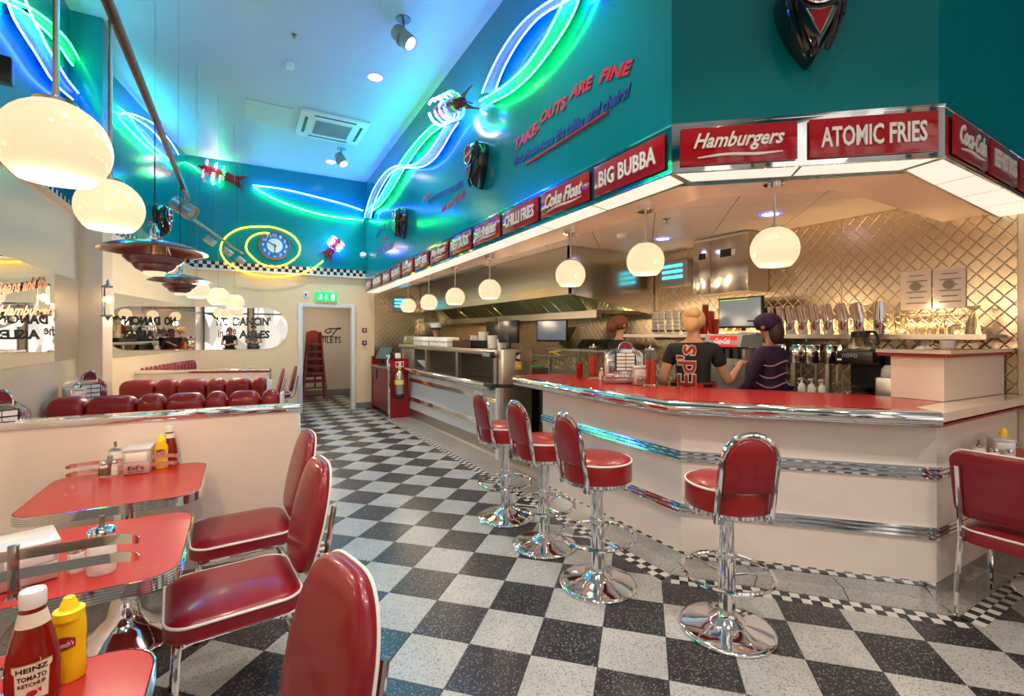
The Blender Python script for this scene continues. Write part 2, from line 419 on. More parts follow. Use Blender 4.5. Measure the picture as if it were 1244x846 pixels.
# plain slabs between strip and counters, cream tiles in the staff gap, grey booth floor
def slabs(name, poly_list, m_):
    for pl in poly_list: MB().prism(pl, -.012, 0).build(name, m_, floor)
sl = []
for k in range(13):
    y1 = 8.38-k*.49; y0 = max(y1-.487, 2.07)
    sl.append([(2.312, y0), (2.66, y0), (2.66, y1), (2.312, y1)])
sl[-1] = [(2.312, 2.07), (2.47, 2.12), (2.66, 2.6), (2.66, 2.5), (2.312, 2.5)]
sl[-1] = [(2.312, 2.09), (2.46, 2.13), (2.66, 2.5), (2.312, 2.5)]
for k in range(3):
    f0, f1 = k/3, (k+1)/3-.004; a0 = Vector((2.312, 2.085)).lerp(Vector((3.282, 1.022)), f0); a1 = Vector((2.312, 2.085)).lerp(Vector((3.282, 1.022)), f1)
    b0 = Vector((2.47, 2.13)).lerp(Vector((3.40, 1.15)), f0); b1 = Vector((2.47, 2.13)).lerp(Vector((3.40, 1.15)), f1)
    sl.append([tuple(a0), tuple(a1), tuple(b1), tuple(b0)])
for k in range(4): sl.append([(3.285+k*.4, 1.012), (3.68+k*.4, 1.012), (3.68+k*.4, 1.16), (3.285+k*.4+(.11 if k == 0 else 0), 1.16)])
slabs('border_slab', sl, tile_gry)
bt = []
for k in range(4):
    for l in range(14): bt.append([(-1.5+k*.485, 3.1+l*.485), (-1.5+(k+1)*.485-.003, 3.1+l*.485), (-1.5+(k+1)*.485-.003, 3.1+(l+1)*.485-.003), (-1.5+k*.485, 3.1+(l+1)*.485-.003)])
bt = [[(min(p[0], .418), min(p[1], YF)) for p in q] for q in bt]
slabs('booth_floor_slab', bt, tile_gry)
for k in range(7):
    for l in range(16):
        x = 2.665+k*.3; y = 2.6+l*.45
        MB().box(x, x+.297, y, y+.447, -.012, -.001).build('cream_tile', cream_tile, floor)

# ---- ceiling
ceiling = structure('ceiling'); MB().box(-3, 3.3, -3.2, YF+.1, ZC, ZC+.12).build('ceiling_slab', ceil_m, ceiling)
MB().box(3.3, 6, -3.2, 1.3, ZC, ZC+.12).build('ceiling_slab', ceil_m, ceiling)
p = [atz(298,120,ZC), atz(360,138,ZC), atz(362,157,ZC), atz(298,145,ZC)]
MB().prism([(.06,7.05),(.62,7.05),(.62,7.75),(.06,7.75)], ZC-.012, ZC).build('access_panel', mat('access_panel_paint', (.62,.66,.58), .5), ceiling)
# ---- walls
def wall_piece(name, parent, a, b, z0, z1, m_, th=.1, side=1):
    """upright slab from a to b, its visible face on the right of travel when side=1"""
    a = Vector(a); b = Vector(b); n = Vector(((b-a).y, -(b-a).x)).normalized()*side
    mb = MB(); mb.prism([tuple(a), tuple(b), tuple(b-n*th), tuple(a-n*th)], z0, z1); return mb.build(name, m_, parent)
far = structure('wall_far')
wall_piece('teal_upper_wall', far, (-1.6, YF-.03), (2.3, YF-.03), 2.62, ZC, teal)
wall_piece('beige_lower_wall', far, (-1.5, YF), (.98, YF), 0, 2.62, beige)
wall_piece('beige_lower_wall', far, (1.96, YF), (2.35, YF), 0, 2.62, beige)
wall_piece('door_lintel', far, (.98, YF), (1.96, YF), 2.02, 2.62, beige)
moulding(MB(), [(-.82, YF-.03), (2.19, YF-.03)], [(-.02,2.60),(.035,2.60),(.04,2.615),(.035,2.63),(-.02,2.63)]).build('ledge_moulding', white_paint, far)
def check_band(parent, a, b, z0, z1, cell, out=.004):
    a = Vector(a); b = Vector(b); L = (b-a).length; n = int(L/cell); u = (b-a).normalized(); nn = Vector((u.y, -u.x)); rows = 2; h = (z1-z0)/rows
    kb, kw = MB(), MB()
    for k in range(n):
        for r in range(rows):
            c = a+u*(k*L/n); e = a+u*((k+1)*L/n); q = (kb if (k+r)%2 else kw); o1 = nn*out; c2 = c+u*.001; e2 = e-u*.001
            q.prism([tuple(c2+o1), tuple(e2+o1), tuple(e2-nn*.01), tuple(c2-nn*.01)], z0+r*h+.001, z0+(r+1)*h-.001)
    kb.build('black_checks', mos_b, parent, kind='stuff'); kw.build('white_checks', mos_w, parent, kind='stuff')
check_band(far, (-.81, YF-.03), (2.18, YF-.03), 2.64, 2.76, .06)
for z in (2.635, 2.765): moulding(MB(), [(-.82, YF-.03), (2.19, YF-.03)], slab_profile(z-.005, z+.005, -.01, .008)).build('chrome_bead', chrome, far)
for a, b in (((-.7, YF), (.93, YF)), ((2.0, YF), (2.3, YF))): moulding(MB(), [a, b], slab_profile(0, .12, -.01, .012)).build('skirting', mat('grey_skirting', (.22,.21,.2), .4), far)
# kitchen far wall and back wall in quilted steel
def quilt_panel(parent, a, b, z0, z1, cw=.10, ch=.115, name='quilted_panel'):
    a = Vector(a); b = Vector(b); L = (b-a).length; u = (b-a).normalized(); n = Vector((u.y, -u.x))
    mb = MB(); H_ = z1-z0; T_ = (0, .07, .5, .93, 1); Q = {0:0, .07:.86, .5:1, .93:.86, 1:0}
    NP = int(L/cw+H_/ch)+2; vs = []; fs = []
    for i in range(-1, NP):
        for j in range(-NP, NP):
            # diamond (i, j): p = x/cw + z/ch in [i, i+1], q = x/cw - z/ch in [j, j+1]
            xc = (i+j+1)/2*cw; zc2 = (i-j)/2*ch
            if xc < -cw*.45 or xc > L+cw*.45 or zc2 < -ch*.45 or zc2 > H_+ch*.45: continue
            k0 = len(vs)
            for tp_ in T_:
                for tq in T_:
                    x = min(max((i+tp_+j+tq)/2*cw, 0), L); z = min(max((i+tp_-j-tq)/2*ch, 0), H_)
                    w_ = a+u*x+n*(.0028*min(Q[tp_], Q[tq])+.002); vs.append((w_.x, w_.y, z0+z))
            fs += [(k0+r*5+c, k0+(r+1)*5+c, k0+(r+1)*5+c+1, k0+r*5+c+1) for r in range(4) for c in range(4)]
    mb.add(vs, fs); o = mb.build(name, quilt, parent, angle=2)
    return o
wall_piece('kitchen_end_wall', far, (2.35, YF), (5.3, YF), 0, 2.62, beige)
quilt_panel(far, (2.36, YF-.002), (3.55, YF-.002), .9, ZT); quilt_panel(far, (3.56, YF-.002), (XB, YF-.002), .9, ZT)
back = structure('wall_back')
wall_piece('brick_backing', back, (XB+.003, YF), (XB+.003, 1.12), 0, ZT+.1, beige)
ys = [(YF, 8.2), (8.19, 6.6), (6.59, 5.0), (4.99, 3.62), (3.61, 2.60)]
ys2 = [(y0, y1) for y0, y1 in ys[:4]]
for y0, y1 in [(9.78, 8.2), (8.195, 6.6), (6.595, 5.0), (4.995, 3.05)]: quilt_panel(back, (XB, y0), (XB, y1), .9, ZT)
Ys = onX(1023, 300, XB)[1]
quilt_panel(back, (XB, 3.045), (XB, Ys+.003), .9, ZT); quilt_panel(back, (XB, Ys-.003), (XB, 1.14), .9, ZT)
wr = structure('wall_right')
wall_piece('beige_return', wr, (XB-.01, 1.135), (XB-.01, -3.2), 0, 2.34, beige_gloss)
# upper teal walls above the counter
def upper(name, a, b):
    o = structure(name); wall_piece('teal_panel', o, a, b, 2.33, ZC, teal, .12); return o
upper('wall_counter', WA, WB); upper('wall_chamfer', WB, WC); upper('wall_side', WC, WD)
# ---- left wall
left = structure('wall_left')
PXW = -1.335
wall_piece('teal_upper_wall', left, (PXW-.06, -3.2), (PXW-.06, 5.95), 2.62, ZC, teal)
wall_piece('beige_lower_wall', left, (PXW, -3.2), (PXW, 5.95), 0, 2.60, beige_gloss)
moulding(MB(), [(PXW, -3.2), (PXW, 5.94)], [(-.08,2.585),(.02,2.585),(.045,2.60),(.045,2.62),(-.08,2.625)]).build('ledge_moulding', mat('ledge_paint', (.75,.62,.48), .2), left)
check_band(left, (PXW-.06, .5), (PXW-.06, 5.94), 2.635, 2.75, .055)
MB().box(PXW-.1, -1.155, 5.945, 6.35, 0, 2.62).build('pilaster', beige_gloss, left); MB().box(PXW-.1, -1.155, 5.946, 6.349, 2.62, ZC).build('pilaster_top', teal, left)
RA, RB = (-1.30, 6.30), (-.80, YF); RA2, RB2 = (-1.33, 6.30), (-.68, YF)
wall_piece('teal_upper_wall', left, (-1.47, 6.33), RB, 2.62, ZC, teal) 
wall_piece('beige_lower_wall', left, (-1.38, 6.34), RB2, 0, 2.62, beige)
check_band(left, (-1.46, 6.36), RB, 2.64, 2.76, .06)
moulding(MB(), [(-1.38, 6.34), RB2], [(-.1,2.59),(.02,2.59),(.02,2.625),(-.1,2.625)]).build('ledge_moulding', white_paint, left)
# front of the room behind the camera: shop window
front = structure('wall_front')
wall_piece('front_low_wall', front, (6.2, -3.1), (-1.6, -3.1), 0, .5, beige); wall_piece('front_head_wall', front, (6.2, -3.1), (-1.6, -3.1), 4.4, ZC, teal)
for n_, (x0, x1) in enumerate([(-1.3, .3), (.45, 2.05), (2.2, 3.8), (3.95, 5.5)]):
    wd = structure('window_%d' % (n_+1)); MB().box(x0, x1, -3.16, -3.14, .5, 4.4).build('pane', day_m, wd)
    f_ = MB()
    for q in (x0, x1-.06): f_.box(q, q+.06, -3.12, -3.04, .5, 4.4)
    for z in (.5, 2.3, 3.3, 4.34): f_.box(x0, x1, -3.12, -3.04, z, z+.06)
    f_.build('window_frame', mat('window_frame_grey', (.1,.12,.14), .4), wd)
for x in (-1.45, .3, 2.05, 3.8, 5.5): MB().box(x, x+.15, -3.2, -3.0, .5, 4.4).build('front_pier', beige, front)
wall_piece('side_wall', wr, (5.6, 1.1), (5.6, -3.2), 2.3, ZC, teal)
# ---- soffit over the counter
soff = structure('ceiling_counter')
sp = [(2.20, YF), (1.98, 1.76), (2.92, .96), (XB, 1.03), (XB, 1.55), (3.11, 1.52), (2.556, 2.03), (2.66, YF)]
MB().prism(sp, ZS, ZS+.02).build('soffit_board', soffit_m, soff)
MB().prism([(2.60, YF), (2.52, 2.03), (3.08, 1.48), (XB, 1.5), (XB, YF)], ZT+.012, ZT+.05).build('grid_backing', mat('grid_backing', (.3,.28,.25), .6), soff)
MB().prism([(2.66, YF), (2.556, 2.03), (3.11, 1.52), (3.12, 1.53), (2.57, 2.04), (2.67, YF)], ZS, ZT+.01).build('soffit_upstand', soffit_m, soff)
for i in range(-2, 12):
    for j in range(0, 26):
        c = Vector((2.6, 1.6))+Vector((.7071,-.7071))*(i-3)*.6+Vector((.7071,.7071))*(j-6)*.6
        pl = [tuple(c+Vector((.7071,-.7071))*a+Vector((.7071,.7071))*b_) for a, b_ in ((.004,.004),(.596,.004),(.596,.596),(.004,.596))]
        for A_, B_ in (((2.67, YF), (2.57, 2.04)), ((2.57, 2.04), (3.12, 1.53)), ((3.12, 1.53), (XB, 1.56)), ((XB, 0), (XB, 20)), ((XB, YF), (2.6, YF))):
            if len(pl) >= 3: pl = clip_poly(pl, A_, B_)
        if len(pl) >= 3: MB().prism(pl, ZT, ZT+.012).build('ceiling_tile', tile_ceil, soff)
# ---- fascia with the lit soffit panels
fas = structure('trim_1'); path = [FA, FB, FC, FD]
for a, b in ((FA, FB), (FB, FC), (FC, FD)):
    wall_piece('fascia_panel', fas, a, b, 2.334, 2.573, bronze_mirror if a != FA else mat('fascia_polished_teal', (.05,.34,.40), .05, .85), .03)
moulding(MB(), path, slab_profile(2.573, 2.585, -.06, .004)).build('fascia_cap', chrome, fas)
moulding(MB(), path, slab_profile(2.329, 2.337, -.010, .006)).build('fascia_lower_bead', chrome, fas)
inner = [(2.45, YF), (2.135, 1.80), (2.945, 1.12), (XB, 1.24)]
moulding(MB(), [(p[0], p[1]) for p in inner], slab_profile(2.327, 2.36, -.010, .004)).build('panel_trim', steel_dark, fas)
def panels(a0, a1, b0, b1, n):
    a0, a1, b0, b1 = map(Vector, (a0, a1, b0, b1))
    for k in range(n):
        g_ = .008/((a1-a0).length/n); f0, f1 = (k+g_)/n, (k+1-g_)/n
        pl = [a0.lerp(a1, f0), a0.lerp(a1, f1), b0.lerp(b1, f1), b0.lerp(b1, f0)]
        MB().prism([tuple(q) for q in pl], 2.328, 2.3292).build('light_panel', lightbox_m, fas)
io = [(p[0]+.03, p[1]) for p in (FA, )]
panels((2.200, YF), (1.968, 1.765), (2.44, YF), (2.135, 1.815), 12)
panels((1.975, 1.745), (2.895, .965), (2.15, 1.79), (2.93, 1.125), 2)
panels((2.92, .96), (XB, 1.01), (2.955, 1.118), (XB, 1.23), 4)
for a_, b_, c_, d_ in (((2.195, YF), (1.962, 1.75), (2.145, 1.80), (2.45, YF)), ((1.965, 1.75), (2.905, .955), (2.945, 1.12), (2.14, 1.80)), ((2.91, .955), (XB, 1.0), (XB, 1.24), (2.945, 1.12))): MB().prism([a_, b_, c_, d_], 2.3296, 2.352).build('panel_tray', steel_dark, fas)
pass
# ---- door
door = structure('door_1')
dm = MB()
for x0, x1 in ((.94, 1.02), (1.91, 1.985)): dm.box(x0, x1, YF-.035, YF+.12, 0, 2.07)
dm.box(1.02, 1.91, YF-.035, YF+.12, 2.0, 2.07); dm.build('door_frame', white_paint, door, bevel=.006)
cor = structure('wall_corridor')
wall_piece('corridor_back', cor, (.2, 12.2), (3.0, 12.2), 0, 2.4, plaster); wall_piece('corridor_left', cor, (.92, YF+.1), (.92, 12.2), 0, 2.4, plaster); wall_piece('corridor_right', cor, (2.6, 12.2), (2.6, YF+.1), 0, 2.4, plaster)
moulding(MB(), [(.9, 12.2), (2.6, 12.2)], slab_profile(0, .15, -.01, .012)).build('skirting', mat('grey_skirting', (.22,.21,.2), .4), cor)
cc = structure('ceiling_corridor'); MB().box(.8, 2.7, YF+.1, 12.3, 2.4, 2.5).build('corridor_ceiling', plaster, cc)
tb = MB(); text(tb, 'TOILETS', frame(onY(398, 413, 12.19), (1,0,0), UP), .62, .15, bold=.0)
tl = MB()
hand = [(388,404),(391,407),(394,408.5),(400,409),(405,408),(408,404),(412,400),(416,399.5),(414,398.5),(408,399.5),(403,399),(399,400.5),(397,403),(401,404.5),(404,402.5),(403,399.5)]
tl.tube(smooth_path([onY(x-2, y, 12.185) for x, y in hand], 4), .009, 5)
tg = thing('toilets_lettering', 'black TOILETS wall lettering under a pointing hand drawing', 'sign', (0,0,0))
tb.build('word', text_blk, tg); tl.build('pointing_hand', text_blk, tg)
# ================================================================== BAR
bar = thing('bar_counter', 'long white bar with red top, fat chrome nose and chrome bands', 'bar counter', (0,0,0))
bp = [(2.452, 3.72), (2.452, 2.109), (3.381, 1.135), (XB-.02, 1.135)]
moulding(MB(), bp, slab_profile(.10, 1.0, -.03, 0)).build('front_panel', white_lam, bar)
moulding(MB(), bp, slab_profile(0, .098, -.05, -.004)).build('plinth', chrome, bar)
MB().box(2.46, 3.0, 3.69, 3.72, 0, 1.0).build('end_panel', white_lam, bar)
for zc in (.712, .374):
    for k in range(3):
        z = zc+(k-1)*.024; moulding(MB(), bp, [(-.005, z-.011), (.012, z-.010), (.018, z), (.012, z+.010), (-.005, z+.011)]).build('chrome_band', chrome, bar)
tp = [(2.60, 4.20), (2.345, 4.06), (2.345, 2.105), (3.255, 1.10), (3.9, 1.10), (3.85, 1.63), (3.0, 2.75), (3.0, 4.15)]
tp = [(2.62, 4.22), (2.37, 4.10), (2.345, 4.0), (2.345, 2.105), (3.265, 1.10), (3.40, 1.24), (3.80, 1.24), (3.80, 1.66), (3.0, 2.78), (3.0, 4.15)]
MB().prism(tp, 1.03, 1.068).build('red_top', red_lam, bar)
MB().prism([(3.265, 1.08), (XB-.02, 1.08), (XB-.02, 1.24), (3.40, 1.24)], 1.03, 1.067).build('side_top', cream_gloss, bar, label='cream gloss end of the bar top')
prof = []
for k in range(15):
    a = -PI/2+PI*k/14; prof.append((.0+.032*math.cos(a)+.005, 1.030+.042*math.sin(a)))
prof = [(-.03, .988)]+prof+[(-.03, 1.072)]
moulding(MB(), [(2.66, 4.25), (2.40, 4.14), (2.345, 4.02), (2.345, 2.105), (3.27, 1.085)], prof).build('chrome_nose', chrome, bar, angle=50)
moulding(MB(), [(3.272, 1.08), (XB-.02, 1.08)], slab_profile(1.018, 1.068, -.03, .012)).build('side_nose', cream_gloss, bar)
moulding(MB(), [(2.345, 4.0), (2.345, 2.105), (3.27, 1.085), (XB-.02, 1.085)], slab_profile(.985, .999, -.05, .0)).build('red_underline', red_paint, bar)
for y in (3.5, 3.2, 2.9, 2.6, 2.35): MB().lathe([(.008, 0), (.006, .003)], 8, Matrix.Translation((2.357, y, 1.0715))).build('nose_stud', chrome, bar)
ub = thing('servery_upstand', 'cream boxed upstand with a red and chrome edged shelf on the end of the bar', 'counter', (0,0,0))
MB().prism([(3.80, 1.24), (XB-.03, 1.20), (XB-.03, 1.52), (3.80, 1.52)], 1.07, 1.345).build('box', cream_gloss, ub)
MB().prism([(3.75, 1.20), (XB-.03, 1.16), (XB-.03, 1.58), (3.75, 1.58)], 1.362, 1.385).build('shelf_top', red_lam, ub)
moulding(MB(), [(3.75, 1.58), (3.75, 1.20), (XB-.03, 1.16)], slab_profile(1.368, 1.392, -.01, .014)).build('chrome_edge', chrome, ub)
moulding(MB(), [(3.76, 1.58), (3.76, 1.21), (XB-.03, 1.17)], slab_profile(1.345, 1.366, -.02, .004)).build('red_edge', red_paint, ub)
# ================================================================== KITCHEN COUNTER, PASS AND POST
kc = thing('kitchen_counter', 'white panelled kitchen counter with red striped chrome bands below the steel pass', 'counter', (0,0,0))
kp = [(2.66, 8.38), (2.745, 5.08)]
moulding(MB(), kp, slab_profile(.15, .80, -.03, 0)).build('front_panel', mat('kitchen_laminate', (.62,.62,.66), .14, coat=.4), kc)
moulding(MB(), kp, slab_profile(0, .148, -.05, -.004)).build('plinth', steel, kc)
for zc in (.675, .335):
    for k in range(3):
        z = zc+(k-1)*.024; moulding(MB(), kp, [(-.005, z-.011), (.012, z-.010), (.018, z), (.012, z+.010), (-.005, z+.011)]).build('chrome_band', chrome, kc)
MB().box(2.6, 3.3, 5.08, 8.38, .87, .90).build('steel_top', steel, kc)
moulding(MB(), [(2.60, 8.38), (2.65, 5.17)], [(-.03,.80)]+[(.04+.05*math.cos(-PI/2+PI*k/8)-.03, .85+.05*math.sin(-PI/2+PI*k/8)) for k in range(9)]+[(-.03,.90)]).build('chrome_nose', chrome, kc, angle=50)
post = thing('steel_post_cabinet', 'tall brushed steel end cabinet with fire sign and yellow switch', 'cabinet', (0,0,0))
MB().box(2.69, 3.09, 4.93, 5.055, .12, 1.31).build('body', steel, post, bevel=.006)
MB().box(2.75, 3.12, 4.97, 5.07, 0, .12).build('plinth', steel_dark, post)
MB().box(2.655, 2.69, 5.0, 5.06, 0, .88).build('side_strip', white_pl, post)
b = MB(); b.tube(smooth_path([(2.56, 5.16, .88), (2.58, 4.98, .88), (2.66, 4.90, .88), (2.9, 4.90, .88), (3.1, 4.90, .88)], 5), .02, 8); b.build('bumper_rail', black_pl, post)
b = MB(); b.box(2.86, 2.93, 4.93, 4.94, 1.17, 1.27); b.build('fire_sign_plate', red_paint, post)
b = MB(); b.box(2.853, 2.937, 4.932, 4.94, 1.163, 1.277); b.build('fire_sign_border', white_pl, post)
MB().box(2.872, 2.893, 4.925, 4.93, 1.195, 1.235).build('fire_symbol', white_pl, post); MB().box(2.90,2.92,4.925,4.93,1.19,1.25).build('fire_symbol', white_pl, post)
MB().box(2.857, 2.94, 4.91, 4.94, 1.06, 1.155).build('yellow_switch', mat('yellow_switch_plastic', (.75,.42,.02), .4), post, bevel=.008)
MB().box(2.885, 2.92, 4.905, 4.91, 1.095, 1.115).build('switch_label', white_pl, post)
# pass: open steel hatch
pas = thing('kitchen_pass', 'brushed steel kitchen pass with open hatches on the counter', 'kitchen pass', (0,0,0))
MB().box(2.66, 3.15, 5.07, 9.1, 1.23, 1.30).build('top_slab', steel, pas, bevel=.005)
for y in (5.075, 6.25, 7.55, 8.9): MB().box(2.68, 2.74, y, y+.08, .90, 1.23).build('upright', steel, pas)
MB().box(2.70, 3.1, 6.33, 6.36, .90, 1.23).build('divider', steel_dark, pas); MB().box(2.70, 3.1, 7.63, 7.66, .90, 1.23).build('divider', steel_dark, pas)
MB().box(2.70, 3.12, 8.25, 9.1, .90, 1.23).build('end_box', steel, pas)
for y0, y1 in ((5.9, 6.33), (7.2, 7.63)): MB().box(3.09, 3.11, y0, y1, .90, 1.23).build('back_plate', steel_dark, pas)
MB().box(2.62, 2.68, 5.10, 5.34, 1.20, 1.275).build('ticket_printer_box', black_pl, pas, bevel=.01)
MB().box(2.615, 2.62, 5.14, 5.33, 1.215, 1.262).build('printer_face', grey_pl, pas)
bw = thing('mixing_bowl', 'white bowl in the first opening of the kitchen pass', 'bowl', (2.83, 7.92, .90))
MB().lathe([(.05,0),(.055,.012),(.10,.05),(.15,.10),(.175,.14),(.17,.14),(.145,.10),(.09,.05),(.02,.02)], 24, caps=False).build('bowl_body', white_pl, bw)
# till desk + extinguisher
desk = thing('till_desk', 'dark red cashier desk at the far end of the kitchen counter', 'desk', (0,0,0))
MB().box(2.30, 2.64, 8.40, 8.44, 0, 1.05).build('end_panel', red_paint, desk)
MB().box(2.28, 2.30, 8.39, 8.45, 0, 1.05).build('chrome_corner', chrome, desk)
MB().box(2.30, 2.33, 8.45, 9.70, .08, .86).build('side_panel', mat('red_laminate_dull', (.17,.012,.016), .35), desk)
MB().box(2.28, 2.64, 8.45, 9.70, .86, .885).build('desk_top', steel, desk)
MB().box(2.29, 2.7, 9.66, 9.72, 0, 1.05).build('back_panel', red_paint, desk)
MB().box(2.285, 2.30, 9.30, 9.62, .62, .82).build('drawer', black_pl, desk)
MB().box(2.29, 2.66, 8.385, 8.45, 1.05, 1.06).build('panel_cap', chrome, desk)
b = MB(); b.box(2.40, 2.55, 8.393, 8.40, .90, 1.0); b.build('fire_sign_plate', white_pl, desk)
for x0, x1 in ((2.41, 2.455), (2.50, 2.54)): MB().box(x0, x1, 8.388, 8.393, .915, .985).build('fire_symbol', text_red, desk)
ext = thing('fire_extinguisher', 'steel fire extinguisher with black base hung on the red desk panel', 'fire extinguisher', (2.445, 8.31, .36))
MB().lathe([(.075,.0),(.085,.01),(.085,.06),(.08,.07)], 20).build('base', black_pl, ext)
MB().lathe([(.078,.07),(.08,.08),(.08,.40),(.065,.45),(.03,.475),(.02,.49)], 20).build('cylinder', mat('extinguisher_steel', (.50,.48,.44), .25, .95), ext)
MB().lathe([(.081,.24),(.082,.25),(.082,.31),(.081,.32)], 20).build('yellow_label', mat('label_yellow', (.8,.75,.2), .5), ext)
MB().lathe([(.02,.485),(.024,.50),(.024,.53),(.01,.55)], 10).box(-.06,.03,-.012,.012,.53,.545).build('valve', mat('brass', (.6,.42,.1), .3, .8), ext)
MB().tube(smooth_path([(-.02,0,.52),(-.12,-.01,.47),(-.14,-.02,.3),(-.10,-.03,.12),(-.09,-.05,.07)], 6), .012, 8).build('hose', black_pl, ext)
t = thing('till_screen', 'tilted black touch till on the red cashier desk', 'till', (2.42, 9.35, .886))
MB().lathe([(.09,0),(.09,.015),(.03,.03),(.03,.12)], 14).build('stand', black_pl, t)
b = MB(); k = b.mark(); b.box(-.17,.17,-.015,.015,0,.30); b.xf(k, Matrix.Translation((0,-.03,.10))@Matrix.Rotation(-.6, 4, 'X')); b.build('screen_case', black_pl, t, bevel=.006)
b = MB(); k = b.mark(); b.box(-.15,.15,-.018,-.0155,.02,.28); b.xf(k, Matrix.Translation((0,-.03,.10))@Matrix.Rotation(-.6, 4, 'X')); b.build('screen', mat('screen_glass', (.12,.14,.14), .1), t)
t.rotation_euler = (0,0,-.9)
t = thing('spray_bottle', 'white trigger spray bottle beside the till', 'bottle', (2.38, 8.75, .886)); MB().lathe([(.035,0),(.04,.01),(.04,.12),(.015,.17),(.014,.19)], 14).build('bottle_body', white_pl, t); MB().box(-.05,.02,-.012,.012,.19,.22).build('trigger_head', white_pl, t)
t = thing('receipt_card', 'white upright menu card on the cashier desk', 'card', (2.52, 8.62, .886)); b = MB(); k = b.mark(); b.box(-.05,.05,-.004,.004,0,.26); b.xf(k, Matrix.Rotation(-.2,4,'X')); b.build('card', white_pl, t); MB().box(-.06,.06,.0,.05,0,.02).build('card_foot', black_pl, t)

# ================================================================== BAR STOOLS
def bar_stool(label):
    s = thing('bar_stool', label, 'bar stool', (0,0,0), 0, 'bar stools along the bar')
    MB().lathe([(.225,0),(.229,.006),(.227,.013),(.21,.019),(.15,.030),(.095,.042),(.085,.046),(.075,.060),(.052,.072),(.045,.085)], 40).build('base', chrome, s, angle=60)
    MB().lathe([(.041,.07),(.041,.38),(.036,.385),(.036,.60)], 24).build('column', chrome, s)
    MB().lathe([(.046,.37),(.048,.375),(.048,.39),(.046,.395)], 24).build('collar', chrome, s)
    MB().tube([(.215*math.cos(a), .215*math.sin(a), .29) for a in [2*PI*k/40 for k in range(40)]], .012, 8, True).build('foot_ring', chrome, s)
    for k in range(3):
        a = 2*PI*k/3+.5; MB().tube([(.04*math.cos(a), .04*math.sin(a), .275), (.21*math.cos(a), .21*math.sin(a), .288)], .007, 6).build('ring_spoke', chrome, s)
    MB().lathe([(.06,.585),(.09,.60),(.195,.615),(.207,.625),(.207,.642),(.19,.645)], 40).build('seat_pan', chrome, s)
    MB().lathe([(.19,.640),(.198,.645),(.200,.66),(.200,.735),(.196,.748)], 40).build('seat_side', vinyl, s)
    MB().lathe([(.197,.744),(.195,.752),(.17,.764),(.10,.772),(.0,.774)], 40).build('seat_cushion', vinyl, s, angle=70)
    MB().tube([(.198*math.cos(a), .198*math.sin(a), .748) for a in [2*PI*k/48 for k in range(48)]], .0055, 6, True).build('seat_piping', piping, s)
    # arched back at -x side, its plane normal to x
    def arch(w, top, z0, r=None):
        pts = [(-w, z0)]+[(-w*math.cos(a), top-w+w*math.sin(a)) for a in [PI*k/16 for k in range(17)]]+[(w, z0)]
        return pts
    fr = [(-.185-.05*max(0,(z-.70)/.3)+ (.02 if z < .62 else 0), y, z) for y, z in arch(.132, 1.03, .60)]
    MB().tube(fr, .0135, 10).build('back_frame', chrome, s)
    mb = MB()
    for off, sc in ((-.012,.90),(-.016,.97),(.0,1.0),(.016,.97),(.024,.88)):
        pass
    def arch_ring(off, sc):
        return [(-.185-.05*max(0,(z-.70)/.3)+off, y*sc, .88+(z-.88)*sc) for y, z in arch(.118, 1.012, .745)]
    mb.rings([arch_ring(-.018,.90), arch_ring(-.013,.98), arch_ring(.0,1.0), arch_ring(.013,.98), arch_ring(.018,.90)]); mb.build('backrest', vinyl, s, angle=60)
    for sy in (-1, 1): MB().box(-.185,-.12, sy*.118-.012, sy*.118+.012, .60, .625).build('back_bracket', chrome, s)
    return s
s1 = bar_stool('red round bar stool nearest the steel post, farthest of the row')
s1.location = (1.874, 3.394, 0); s1.rotation_euler = (0,0,.0)
dup(s1, (1.865, 2.812, 0), .02, 'second red bar stool from the steel post, before the white bar panel')
dup(s1, (1.854, 2.218, 0), -.03, 'third red bar stool, sideways, left of the angle in the bar')
dup(s1, (2.136, 1.553, 0), math.radians(62), 'front red bar stool showing its backrest, before the long angled bar face')

